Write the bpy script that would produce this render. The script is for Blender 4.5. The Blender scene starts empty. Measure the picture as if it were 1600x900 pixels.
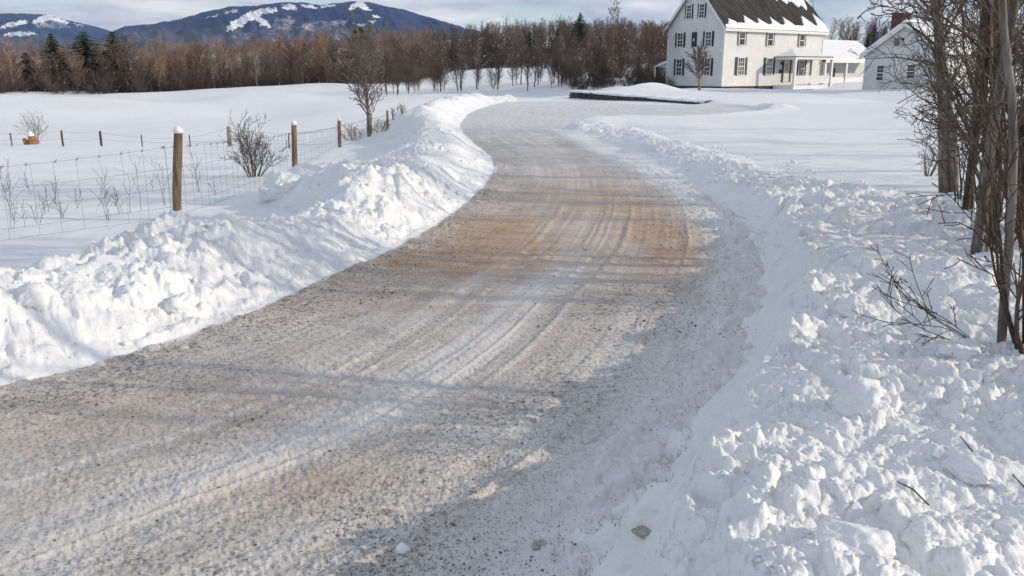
import bpy, math, random
import numpy as np
from mathutils import Vector, noise as mnoise

R = math.radians
scene = bpy.context.scene
COL = scene.collection

# ------------------------------------------------------------------ camera
F, CX, CY = 1300.0, 800.0, 450.0          # focal length and centre in photo pixels (1600 wide)
CAMZ = 1.9
PITCH = math.atan(338.0 / F)
cam = bpy.data.cameras.new('camera')
cam.sensor_width = 36.0
cam.lens = 36.0 * F / 1600.0
cam.clip_start = 0.05
cam.clip_end = 20000
camo = bpy.data.objects.new('camera', cam)
COL.objects.link(camo)
camo.location = (0, 0, CAMZ)
camo.rotation_euler = (math.pi / 2 - PITCH, 0, 0)
scene.camera = camo

# ------------------------------------------------------------------ world, sun
SUN_EL, SUN_AZ = R(20.3), R(-9)              # azimuth measured from +X towards +Y
SUNV = Vector((math.cos(SUN_EL) * math.cos(SUN_AZ), math.cos(SUN_EL) * math.sin(SUN_AZ), math.sin(SUN_EL)))
world = bpy.data.worlds.new('World')
scene.world = world
world.use_nodes = True
wn, wl = world.node_tree.nodes, world.node_tree.links
wn.clear()
def N(nodes, kind, **kw):
    n = nodes.new(kind)
    for k, v in kw.items():
        if k == 'inp':
            for a, b in v.items():
                n.inputs[a].default_value = b
        else:
            setattr(n, k, v)
    return n
out = N(wn, 'ShaderNodeOutputWorld')
bg = N(wn, 'ShaderNodeBackground', inp={'Strength': 0.15})
sky = N(wn, 'ShaderNodeTexSky', sky_type='NISHITA', sun_disc=False, sun_elevation=SUN_EL,
        sun_rotation=math.pi / 2 - SUN_AZ, altitude=300, air_density=1.0, dust_density=0.6, ozone_density=1.5)
tc = N(wn, 'ShaderNodeTexCoord')
mp = N(wn, 'ShaderNodeMapping', inp={'Scale': (1.0, 1.0, 4.2), 'Location': (0.35, 0.1, 0.22)})
wl.new(tc.outputs['Generated'], mp.inputs['Vector'])
cn = N(wn, 'ShaderNodeTexNoise', inp={'Scale': 6.2, 'Detail': 8.0, 'Roughness': 0.55, 'Distortion': 0.3})
wl.new(mp.outputs[0], cn.inputs['Vector'])
cr = N(wn, 'ShaderNodeValToRGB')
cr.color_ramp.elements[0].position = 0.38
cr.color_ramp.elements[1].position = 0.54
wl.new(cn.outputs['Fac'], cr.inputs['Fac'])
cn2 = N(wn, 'ShaderNodeTexNoise', inp={'Scale': 10.0, 'Detail': 5.0, 'Roughness': 0.5})
wl.new(mp.outputs[0], cn2.inputs['Vector'])
cc = N(wn, 'ShaderNodeValToRGB')
cc.color_ramp.elements[0].position = 0.36
cc.color_ramp.elements[0].color = (2.9, 3.3, 3.95, 1)
cc.color_ramp.elements[1].position = 0.66
cc.color_ramp.elements[1].color = (6.2, 6.2, 6.2, 1)
wl.new(cn2.outputs['Fac'], cc.inputs['Fac'])
mx = N(wn, 'ShaderNodeMix', data_type='RGBA')
wl.new(cr.outputs['Color'], mx.inputs['Factor'])
tint = N(wn, 'ShaderNodeMix', data_type='RGBA', blend_type='MULTIPLY')
tint.inputs['Factor'].default_value = 1.0
tint.inputs['B'].default_value = (0.93, 0.95, 1.08, 1)
wl.new(sky.outputs['Color'], tint.inputs['A'])
wl.new(tint.outputs['Result'], mx.inputs['A'])
wl.new(cc.outputs['Color'], mx.inputs['B'])
wl.new(mx.outputs['Result'], bg.inputs['Color'])
wl.new(bg.outputs[0], out.inputs['Surface'])

sd = bpy.data.lights.new('sun', 'SUN')
sd.energy = 3.2
sd.angle = R(0.55)
sd.color = (1.0, 0.885, 0.72)
so = bpy.data.objects.new('sun', sd)
COL.objects.link(so)
so.rotation_euler = SUNV.to_track_quat('Z', 'Y').to_euler()

scene.view_settings.view_transform = 'Standard'
scene.view_settings.look = 'None'
scene.view_settings.exposure = 0.07
scene.view_settings.gamma = 1.0
scene.cycles.use_denoising = True
scene.cycles.max_bounces = 5
scene.cycles.diffuse_bounces = 3
scene.cycles.glossy_bounces = 2
scene.cycles.transmission_bounces = 2
scene.cycles.volume_bounces = 0
scene.cycles.use_adaptive_sampling = True
scene.cycles.adaptive_threshold = 0.02

# ------------------------------------------------------------------ photo pixel <-> place
SP, CP = math.sin(PITCH), math.cos(PITCH)
def ray(px, py):
    u, v = (px - CX) / F, (CY - py) / F
    return u, CP + v * SP, -SP + v * CP
def pd(px, py, d):                         # point on the ray at forward distance d
    x, y, z = ray(px, py)
    return (x / y * d, d, CAMZ + z / y * d)
def pz(px, py, z0=0.0):                    # point on the ray at height z0
    x, y, z = ray(px, py)
    t = (z0 - CAMZ) / z
    return (x * t, y * t, z0)

# ------------------------------------------------------------------ noise in numpy
def hsh(ix, iy, seed=0):
    n = (ix.astype(np.int64) * 374761393 + iy.astype(np.int64) * 668265263 + seed * 1442695041) & 0xffffffff
    n = ((n ^ (n >> 13)) * 1274126177) & 0xffffffff
    n = ((n ^ (n >> 16)) * 2246822519) & 0xffffffff
    return ((n ^ (n >> 15)) & 0xffffff).astype(np.float64) / 0xffffff
def vnoise(x, y, seed=0):
    ix, iy = np.floor(x), np.floor(y)
    fx, fy = x - ix, y - iy
    fx = fx * fx * fx * (fx * (fx * 6 - 15) + 10)
    fy = fy * fy * fy * (fy * (fy * 6 - 15) + 10)
    a, b = hsh(ix, iy, seed), hsh(ix + 1, iy, seed)
    c, d = hsh(ix, iy + 1, seed), hsh(ix + 1, iy + 1, seed)
    return (a + (b - a) * fx) * (1 - fy) + (c + (d - c) * fx) * fy - 0.5
def fbm(x, y, oct=4, seed=0, gain=0.5):
    t, amp = 0, 1.0
    for o in range(oct):
        t = t + amp * vnoise(x * 2 ** o + 17.3 * o, y * 2 ** o - 9.1 * o, seed + o)
        amp *= gain
    return t
def lumps(x, y, size, seed=0, dens=0.8, pw=1.0):   # scattered angular clods, 0..1
    x = x / size + 0.55 * vnoise(x / size * 1.7, y / size * 1.7, seed + 91)
    y = y / size + 0.55 * vnoise(x * 1.7 + 40, y / size * 1.7, seed + 92)
    ix, iy = np.floor(x), np.floor(y)
    best = np.zeros_like(x)
    for dx in (-1, 0, 1):
        for dy in (-1, 0, 1):
            cx, cy = ix + dx, iy + dy
            r1, r2, r3, r4 = (hsh(cx, cy, seed + k) for k in range(4))
            qx, qy = x - (cx + r1), y - (cy + r2)
            th = r3 * 6.283
            ex = np.abs(qx * np.cos(th) + qy * np.sin(th)) * 1.25
            ey = np.abs(-qx * np.sin(th) + qy * np.cos(th)) * 0.9
            d = np.maximum(np.hypot(ex, ey), 0.8 * (ex + ey))
            r = 0.35 + 0.5 * r4
            ph = r2 * 6.283 * 5
            tilt = np.clip(.82 + 1.25 * (qx * np.cos(ph) + qy * np.sin(ph)) / r * .55, .15, 1.6)
            h = np.clip(1 - (d / r) ** 2.4, 0, 1) ** 0.55 * r * tilt * (r3 * 7.7 % 1 < dens)
            best = np.maximum(best, h)
    return best
def sstep(a, b, x):
    t = np.clip((x - a) / (b - a), 0, 1)
    return t * t * (3 - 2 * t)

# ------------------------------------------------------------------ terrain functions
def smooth_poly(pts, k=6):
    out = []
    n = len(pts)
    for i in range(n - 1):
        p0, p1, p2, p3 = pts[max(i - 1, 0)], pts[i], pts[i + 1], pts[min(i + 2, n - 1)]
        for j in range(k):
            t = j / k
            out.append(tuple(0.5 * (2 * p1[c] + (p2[c] - p0[c]) * t + (2 * p0[c] - 5 * p1[c] + 4 * p2[c] - p3[c]) * t * t
                                    + (3 * p1[c] - p0[c] - 3 * p2[c] + p3[c]) * t ** 3) for c in (0, 1)))
    out.append(pts[-1][:2])
    return out
LE_px = [(-420, 700), (-150, 640), (0, 603), (150, 568), (300, 520), (410, 478), (510, 432), (600, 394), (680, 350), (740, 305),
         (768, 270), (766, 248), (742, 226), (722, 206), (722, 190), (742, 173), (785, 160)]
RE_px = [(890, 1010), (975, 860), (1063, 745), (1125, 655), (1163, 590), (1198, 490), (1200, 410), (1180, 362), (1140, 325), (1085, 290),
         (1020, 258), (960, 232), (915, 212), (880, 200)]
LE = smooth_poly([pz(*p) for p in LE_px], 4)
RE = smooth_poly([pz(*p) for p in RE_px], 4)
l0, r0 = LE[0], RE[0]
LE = [(l0[0] - 9, l0[1] - 6.0), (l0[0] - 3.5, l0[1] - 2.0)] + LE
RE = [(-4.5, -9.0), (-1.2, -1.2)] + RE
FAR = smooth_poly([pz(*p) for p in [(785, 160), (895, 157), (980, 162), (1088, 165), (1150, 168), (1195, 172)]], 3)
DRV = smooth_poly([pz(*p) for p in [(1195, 172), (1170, 178), (1110, 183), (1040, 187), (960, 187), (915, 189), (893, 194), (880, 200)]], 3)
POLY = LE + FAR[1:] + DRV[1:] + RE[::-1][1:]
LAWN = [pz(895, 155)[:2], pz(1088, 163.5)[:2]]

def seg_dist(X, Y, poly):
    best = np.full(X.shape, 1e9)
    par = np.zeros(X.shape)
    acc = 0.0
    for (x0, y0), (x1, y1) in zip(poly[:-1], poly[1:]):
        dx, dy = x1 - x0, y1 - y0
        L2 = dx * dx + dy * dy + 1e-12
        t = np.clip(((X - x0) * dx + (Y - y0) * dy) / L2, 0, 1)
        d = np.hypot(X - x0 - t * dx, Y - y0 - t * dy)
        m = d < best
        best = np.where(m, d, best)
        par = np.where(m, acc + t * math.sqrt(L2), par)
        acc += math.sqrt(L2)
    return best, par
def inside(X, Y, poly):
    c = np.zeros(X.shape, bool)
    n = len(poly)
    for i in range(n):
        x0, y0 = poly[i]
        x1, y1 = poly[(i + 1) % n]
        if y0 == y1:
            continue
        k = ((y0 > Y) != (y1 > Y)) & (X < (x1 - x0) * (Y - y0) / (y1 - y0) + x0)
        c ^= k
    return c
# fields on a regular grid, then read by bilinear lookup
GX0, GX1, GY0, GY1, GS = -34.0, 44.0, -14.0, 92.0, 0.16
gx = np.arange(GX0, GX1 + GS, GS)
gy = np.arange(GY0, GY1 + GS, GS)
MX, MY = np.meshgrid(gx, gy)
dL, sL = seg_dist(MX, MY, LE + FAR[1:2])
dR, sR = seg_dist(MX, MY, RE)
dF, _ = seg_dist(MX, MY, FAR)
dD, _ = seg_dist(MX, MY, DRV)
ins = inside(MX, MY, POLY)
sgn = np.where(ins, -1.0, 1.0)
dAll = np.minimum(np.minimum(dL, dR), np.minimum(dF, dD))
FIELDS = {'dL': dL * sgn, 'dR': dR * sgn, 'dF': dF * sgn, 'dD': dD * sgn, 'd': dAll * sgn, 's': sL,
          'u': dL / (dL + dR + 1e-6), 'aL': dL, 'aR': dR, 'aF': dF, 'aD': dD}
def look(name, x, y):
    g = FIELDS[name]
    fx = np.clip((x - GX0) / GS, 0, g.shape[1] - 1.001)
    fy = np.clip((y - GY0) / GS, 0, g.shape[0] - 1.001)
    ix, iy = fx.astype(int), fy.astype(int)
    fx, fy = fx - ix, fy - iy
    return ((g[iy, ix] * (1 - fx) + g[iy, ix + 1] * fx) * (1 - fy) + (g[iy + 1, ix] * (1 - fx) + g[iy + 1, ix + 1] * fx) * fy)

# house frame (near corner, direction of the front wall)
HA = R(35)
HN = pd(1129, 112, 86.7)
HN = (HN[0], HN[1], 0.4)
H_EX = (math.cos(HA), math.sin(HA))
H_EY = (-math.sin(HA), math.cos(HA))

CTRL = [(0, 0, 0), (-4, 4, 0), (0, 8, 0), (-1, 13, 0), (0, 20, 0), (0, 28, 0), (-2, 38, 0), (0, 50, 0), (8, 45, 0), (-12, -6, 0), (3, -5, 0.1),
        pz(275, 342, -.06), pz(460, 277, -.30), pz(530, 228, -.46), pz(576, 213, -.48), pz(606, 197, -.5),
        pz(359, 225, -.55), pz(98, 223, -.5), pz(0, 345, -.1), pz(60, 290, -.3), (-12, 4, -.05), (-20, 8, -.2),
        pd(0, 147, 118), pd(130, 143, 118), pd(270, 144.5, 114), pd(400, 134, 125), pd(560, 134, 125), pd(700, 140, 112), pd(790, 146, 92), pd(880, 146, 88),
        pd(0, 185, 58), pd(200, 185, 58), pd(400, 180, 60), pd(560, 165, 62), pd(640, 158, 66),
        pd(-300, 146, 110), pd(-300, 190, 50), pd(1200, 140, 76),
        pd(0, 150, 165), pd(300, 150, 160), pd(500, 136, 165), pd(640, 128, 150), pd(750, 124, 120), pd(750, 108, 150), pd(860, 106, 150),
        pd(200, 114, 260), pd(-200, 114, 260), pd(500, 104, 260), pd(200, 90, 420), pd(500, 78, 420),
        pd(700, 78, 260), pd(850, 70, 220), pd(1000, 72, 230), pd(850, 55, 330), pd(1050, 60, 330), pd(600, 70, 420),
        pd(1000, 120, 120), pd(1320, 96, 170), pd(1320, 80, 270), pd(1600, 80, 270), pd(1320, 72, 400), pd(1600, 100, 150),
        (HN[0], HN[1], .48), (HN[0] + 14, HN[1] + 9, .55), (HN[0] - 4, HN[1] + 6, .42), (32, 78, .45), (36, 72, .42), (40, 66, .42), (28, 66, .3),
        pz(1300, 250, .12), pz(1300, 190, .16), pz(1150, 195, .15), pz(1450, 300, .25), pz(1525, 395, .22), pz(1565, 555, .2), (6, 5, .2),
        (12, 5, .2), (20, 20, .35), (20, 45, .3), (35, 30, .5), (40, 5, .6), (60, 60, 1.0),
        (-150, 40, -1), (-300, 200, 0), (250, 150, 5), (300, 0, 5), (0, -200, 0), (-200, -200, 0), (250, -200, 3)]
C = np.array([c[:3] for c in CTRL], float)
SCL = 100.0
def tps(r2):
    return np.where(r2 > 0, 0.5 * r2 * np.log(r2 + 1e-12), 0)
_n = len(C)
_A = np.zeros((_n + 3, _n + 3))
_d2 = ((C[:, None, 0] - C[None, :, 0]) ** 2 + (C[:, None, 1] - C[None, :, 1]) ** 2) / SCL ** 2
_A[:_n, :_n] = tps(_d2) + np.eye(_n) * 1e-5
_A[:_n, _n] = 1; _A[:_n, _n + 1] = C[:, 0] / SCL; _A[:_n, _n + 2] = C[:, 1] / SCL
_A[_n:, :_n] = _A[:_n, _n:].T
_w = np.linalg.solve(_A, np.concatenate([C[:, 2], np.zeros(3)]))
def tps_eval(x, y):
    z = _w[_n] + _w[_n + 1] * x / SCL + _w[_n + 2] * y / SCL
    for i in range(_n):
        z = z + _w[i] * tps(((x - C[i, 0]) ** 2 + (y - C[i, 1]) ** 2) / SCL ** 2)
    return z

MOUND = pd(975, 122, 72)
LW = (LAWN[1][0] - LAWN[0][0], LAWN[1][1] - LAWN[0][1])
LWl = math.hypot(*LW)
LWd = (LW[0] / LWl, LW[1] / LWl)
LWn = (-LWd[1], LWd[0])                 # away from the camera, up the lawn
def terrain(x, y, detail=True, full=False):
    """snow surface height"""
    x = np.asarray(x, float); y = np.asarray(y, float)
    r = np.hypot(x, y)
    rr = np.clip(r, 0, 500)
    k = rr / np.maximum(r, 1e-6)
    z = tps_eval(x * k, y * k)
    d = look('d', x, y); dl = look('dL', x, y); dr = look('dR', x, y); df = look('dF', x, y); dd = look('dD', x, y); s = look('s', x, y)
    al, ar, af, ad = (look(k_, x, y) for k_ in ('aL', 'aR', 'aF', 'aD'))
    near = (x > GX0) & (x < GX1) & (y > GY0) & (y < GY1)
    d = np.where(near, d, 50.0)
    # smooth snow drift swells
    z = z + 1.15 * fbm(x / 24, y / 17, 3, 5, .42) * sstep(18, 60, r) * sstep(2, 12, d) * (1 - sstep(150, 300, r))
    z = z + 0.62 * vnoise(x / 9 + .3 * y / 9, y / 11, 6) * sstep(30, 60, r) * sstep(4, 14, d) * (1 - sstep(120, 160, r))
    z = z + 0.07 * fbm(x / 5 + 3, y / 3.2, 2, 8) * sstep(1.5, 5, d) * (1 - sstep(60, 100, r))
    # lawn raised behind the stone wall
    lx = (x - LAWN[0][0]) * LWd[0] + (y - LAWN[0][1]) * LWd[1]
    ly = (x - LAWN[0][0]) * LWn[0] + (y - LAWN[0][1]) * LWn[1]
    lawnz = 0.52 - 0.24 * np.clip(lx / LWl, 0, 1.6)
    inl = sstep(-0.1, 0.35, ly) * sstep(-0.5, 1.2, lx + 0.35 * ly) * (1 - sstep(6, 22, ly)) * (1 - sstep(LWl, LWl + 4, lx))
    z = z * (1 - inl) + np.maximum(z, lawnz) * inl
    mx_, my_ = MOUND[0], MOUND[1]
    q = ((x - mx_) / 4.6) ** 2 + ((y - my_) / 6.0) ** 2
    z = z + 1.35 * np.exp(-q * 1.1) * np.where(near, 1, 0)
    # plough-cut: press to the road level
    press = 1 - sstep(0.0, 2.6, d)
    z = np.where(d < 0, 0.0, z * (1 - press) + 0.0 * press)
    z = z * (1 - inl * (d >= 0)) + np.maximum(z, lawnz * sstep(-.1, .35, ly)) * inl * (d >= 0) + np.where(d < 0, 0, 0)
    # ------- banks
    left = (al <= ar) & (al <= af + .01) | ((al < ar) & (al < 5) & (y < 58) & (x < -.5))
    wob = fbm(s / 1.7, s * 0 + 3, 3, 21)
    far_l = sstep(22, 34, y)
    HL = 0.35 + 0.12 * sstep(5, 9, y) - 0.10 * sstep(7.5, 9, y) * (1 - sstep(11, 12.5, y)) - 0.03 * sstep(12, 18, y) + 0.24 * far_l - 0.30 * sstep(44, 58, y) + 0.22 * wob
    WL = 1.35 + 0.8 * vnoise(s / 3, s * 0, 4) + .6 * sstep(11, 13, y) * (1 - sstep(17, 22, y)) + 1.0 * np.exp(-((y - 13.6) / 1.2) ** 2) - .15 * sstep(7, 9, y) * (1 - sstep(11, 12.5, y)) + 0.5 * far_l
    fl = np.clip(dl, 0, 9)
    pl = sstep(0, 1.0 + .5 * far_l, fl) ** 0.85 * (1 - sstep(WL, WL + .9, fl))
    wl_ = np.where(left & (dl > 0) & near, 1.0, 0.0) * (1 - sstep(-.5, 2.0, x - 0.5 * 0 + (y - 62) * .9)) * (1 - sstep(57, 61, y))
    bankL = HL * pl * wl_
    HR = 0.36 + 0.02 * (1 - sstep(3, 7, y)) - 0.17 * sstep(8, 13, y) - 0.05 * sstep(18, 26, y) + 0.16 * fbm(y / 1.6, x * 0 + 8, 3, 31)
    WR = 2.4 + 0.4 * vnoise(y / 2, y * 0, 14) - 1.25 * sstep(6.5, 12, y)
    edge_n = .16 * fbm(x / .45, y / .45, 3, 33) + .10 * fbm(x / .12, y / .12, 2, 35) * (1 - sstep(8, 16, r))
    fr = np.clip(dr + .08 + edge_n, 0, 9)
    steep = 0.48 + 0.6 * sstep(9, 16, y)
    pr = sstep(0, steep, fr) ** 0.8 * (1 - (.75 + .2 * sstep(8, 12, y)) * sstep(WR, WR + 1.8 - .8 * sstep(8, 12, y), fr)) * (1 - sstep(WR + 1.2, WR + 3.5, fr))
    wr_ = np.where((~left) & (dr > -.4) & near & (ar <= ad + 3), 1.0, 0.0) * sstep(-0.1, 0.9, ad) * (1 - sstep(27.5, 31, y))
    bankR = HR * pr * wr_
    # low ridges left by the plough along the driveway and the far edge
    bD = 0.16 * sstep(0, .5, ad) * (1 - sstep(.8, 2.2, ad)) * sstep(0, .3, d) * np.where((d > 0) & near & (y > 25), 1, 0)
    bF = 0.13 * sstep(0, .5, af) * (1 - sstep(.7, 1.7, af)) * sstep(0, .3, d) * np.where((d > 0) & near & (y > 40), 1, 0) * (1 - inl) * (1 - sstep(-1.5, -.2, lx) * (1 - sstep(LWl, LWl + 1.5, lx)))
    # pocket at the end of the driveway: the lawn edge falls to it
    z = z + bankL + bankR + np.where(wr_ > 0, bD * (1 - np.clip(pr * wr_, 0, 1)), bD) + bF
    if not detail:
        return z
    det = np.zeros_like(z)
    # ------- clods on the banks
    mL = np.clip(np.maximum(pl * 1.5, .75 * sstep(0, .12, fl) * (pl > 0)), 0, 1) * wl_ * 1.12
    mR = np.clip(pr * 1.7, 0, 1) * wr_ * (1 - .93 * sstep(WR - .1, WR + .8, fr))
    scr = sstep(12.5, 15.5, y) * (1 - sstep(33, 40, y)) * (1 - sstep(0.9, 1.5, dl)) * sstep(.25, .5, dl)      # scraped smooth face
    scrR = (1 - sstep(0.12 + .12 * vnoise(y / .5, x * 0, 9), 0.30, dr)) * 0.8
    amt = mL * (1 - 0.85 * scr) + mR * (1 - scrR) + np.clip((bD + bF) * 3, 0, .5)
    I = np.nonzero((amt > 0.01) & (r < 75))[0] if z.ndim == 1 else None
    if I is not None and len(I):
        X, Y, A, RR = x[I], y[I], amt[I], r[I]
        patch = np.clip(0.65 + 1.3 * vnoise(X / 0.9, Y / 0.9, 71), .25, 1.3)
        far_ = 1 - .45 * sstep(10, 18, RR)
        t = 0.13 * lumps(X, Y, 0.60, 100, 0.35) * far_ + 0.085 * lumps(X, Y, 0.27, 200, 0.55) * patch * far_
        t += 0.042 * lumps(X, Y + .1 * X, 0.17, 250, 0.6) * far_
        t += 0.052 * lumps(X + .1 * Y, Y, 0.10, 300, 0.75) * patch * (1 - 0.7 * sstep(18, 40, RR))
        t += 0.024 * lumps(X, Y, 0.055, 400, 0.75) * patch * (1 - sstep(9, 18, RR))
        t += 0.012 * lumps(X, Y, 0.026, 410, 0.8) * (1 - sstep(4, 8, RR))
        t += 0.10 * fbm(X / .8, Y / .8, 3, 55) * .6
        det[I] += t * A
    gr = scr * mL
    if gr.max() > 0:
        det += gr * 0.16 * fbm(s / 0.55 + dl * .5, dl / 2.2, 2, 77)
    # faint roughness of settled snow beside the road
    nb = (d > 0) & (r < 45)
    I = np.nonzero(nb)[0]
    if len(I):
        X, Y = x[I], y[I]
        det[I] += (0.018 * fbm(X / .5, Y / .5, 3, 61) + 0.016 * lumps(X, Y, .3, 500, .18) * (1 - sstep(12, 30, r[I]))) * (1 - sstep(15, 45, r[I]))
    # ------- road surface: packed snow, wheel tracks, crumbs
    I = np.nonzero((d <= 0.12) & (r < 60))[0]
    if len(I):
        X, Y, D, RR, S = x[I], y[I], -d[I], r[I], s[I]
        U = look('u', X, Y)
        wdt = np.clip(look('dL', X, Y), -99, 0)
        acr = -wdt
        fade = 1 - sstep(9, 22, RR)
        t = 0.008 * fbm(X / .35, Y / .35, 3, 81) * (1 - sstep(14, 40, RR))
        t += 0.012 * fbm(acr / 0.16, S / 4.0, 2, 83) * sstep(.3, .8, D)            # tracks along the road
        t += 0.007 * vnoise(acr / 0.045, S / 1.5, 84) * fade
        for tc, tw in ((1.28, .10), (1.52, .07), (1.92, .11), (2.12, .05), (2.30, .09), (3.05, .08)):
            tc_ = tc + .05 * vnoise(S / 2.2, S * 0, 86) + .02 * vnoise(S / .6, S * 0 + 4, 87)
            q_ = (acr - tc_) / tw
            t += fade * sstep(10.5, 12, S) * (-.006 * np.exp(-q_ ** 2) + .012 * np.exp(-((q_ - 1.7) / .3) ** 2) + .005 * np.exp(-((q_ + 1.7) / .4) ** 2)) * (.7 + vnoise(S / 1.3, acr * 3, 88))
            t += fade * .0014 * np.exp(-q_ ** 4) * np.sign(np.sin(S * 6.283 / .07 + acr * 30)) * (1 - sstep(5, 9, RR))
        t += 0.010 * lumps(X, Y, .055, 600, .22) * fade * (0.5 + vnoise(X / .6, Y / .6, 85))
        t += 0.009 * lumps(X, Y, .022, 700, .6) * (1 - sstep(4, 8, RR))
        # right shoulder: rougher churned snow
        sh = (1 - sstep(0.25, 1.0, -look('dR', X, Y))) * np.where(look('aR', X, Y) < look('aL', X, Y), 1, 0)
        t += sh * (0.045 * lumps(X, Y, .13, 800, .6) + .02 * lumps(X, Y, .06, 810, .7)) * (1 - sstep(10, 24, RR))
        shl = (1 - sstep(0.1, 0.6, -look('dL', X, Y))) * np.where(look('aL', X, Y) < look('aR', X, Y), 1, 0)
        t += shl * (0.04 * lumps(X, Y, .12, 820, .35)) * (1 - sstep(20, 34, RR))
        det[I] += t * (1 - sstep(-.10, .11, -D))
    return z + det
def gz(x, y):
    return float(terrain(np.array([x]), np.array([y]), True)[0])
def gzs(x, y):
    return float(terrain(np.array([x]), np.array([y]), False)[0])

# ------------------------------------------------------------------ object helpers
def tag(o, label=None, cat=None, group=None, kind=None):
    if label: o['label'] = label
    if cat: o['category'] = cat
    if group: o['group'] = group
    if kind: o['kind'] = kind
    return o
def empty(name, loc=(0, 0, 0), rz=0.0, label=None, cat=None, group=None, parent=None):
    o = bpy.data.objects.new(name, None)
    o.empty_display_size = 0.2
    COL.objects.link(o)
    o.location = loc
    o.rotation_euler = (0, 0, rz)
    if parent: o.parent = parent
    return tag(o, label, cat, group)
def link_mesh(name, me, parent=None):
    o = bpy.data.objects.new(name, me)
    COL.objects.link(o)
    if parent: o.parent = parent
    return o
def copy_tree(o, parent=None):
    c = o.copy()
    COL.objects.link(c)
    if parent: c.parent = parent
    for ch in list(o.children):
        copy_tree(ch, c)
    return c

class MB:
    """collects shapes and links them as one mesh object"""
    def __init__(s):
        s.v, s.f, s.mi = [], [], []
    def quad(s, a, b, c, d):
        n = len(s.v); s.v += [a, b, c, d]; s.f.append((n, n + 1, n + 2, n + 3))
    def face(s, pts):
        n = len(s.v); s.v += list(pts); s.f.append(tuple(range(n, n + len(pts))))
    def box(s, x0, x1, y0, y1, z0, z1):
        n = len(s.v)
        s.v += [(x, y, z) for z in (z0, z1) for y in (y0, y1) for x in (x0, x1)]
        s.f += [tuple(n + i for i in q) for q in ((0, 2, 3, 1), (4, 5, 7, 6), (0, 1, 5, 4), (2, 6, 7, 3), (0, 4, 6, 2), (1, 3, 7, 5))]
    def prism(s, outline, depth_vec):
        """outline: 3-D loop, extruded along depth_vec"""
        n = len(s.v); k = len(outline)
        s.v += [tuple(p) for p in outline] + [tuple(p[i] + depth_vec[i] for i in range(3)) for p in outline]
        s.f.append(tuple(range(n + k - 1, n - 1, -1)))
        s.f.append(tuple(range(n + k, n + 2 * k)))
        for i in range(k):
            j = (i + 1) % k
            s.f.append((n + i, n + j, n + k + j, n + k + i))
    def tube(s, pts, rads, sides=5, cap=True, rough=0.0, rng=None):
        n0 = len(s.v)
        prev = None
        m = len(pts)
        for i, p in enumerate(pts):
            a = pts[max(i - 1, 0)]; b = pts[min(i + 1, m - 1)]
            t = Vector(b) - Vector(a)
            if t.length < 1e-9: t = Vector((0, 0, 1))
            t.normalize()
            if prev is None:
                ref = Vector((1, 0, 0)) if abs(t.x) < .8 else Vector((0, 1, 0))
                u = t.cross(ref).normalized()
            else:
                u = prev - t * prev.dot(t)
                u = u.normalized() if u.length > 1e-6 else t.orthogonal().normalized()
            prev = u
            w = t.cross(u)
            for k in range(sides):
                an = 2 * math.pi * k / sides
                rr = rads[i] * (1 + (rng.uniform(-rough, rough) if rough else 0))
                q = Vector(p) + (u * math.cos(an) + w * math.sin(an)) * rr
                s.v.append((q.x, q.y, q.z))
        for i in range(m - 1):
            for k in range(sides):
                a = n0 + i * sides + k; b = n0 + i * sides + (k + 1) % sides
                s.f.append((a, b, b + sides, a + sides))
        if cap:
            s.f.append(tuple(n0 + k for k in range(sides))[::-1])
            s.f.append(tuple(n0 + (m - 1) * sides + k for k in range(sides)))
    def mesh(s, name, mat, smooth=False):
        me = bpy.data.meshes.new(name)
        me.from_pydata(s.v, [], s.f)
        me.materials.append(mat)
        if smooth:
            me.polygons.foreach_set('use_smooth', [True] * len(me.polygons))
        me.update()
        return me
    def build(s, name, mat, parent=None, smooth=False):
        return link_mesh(name, s.mesh(name, mat, smooth), parent)

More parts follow.
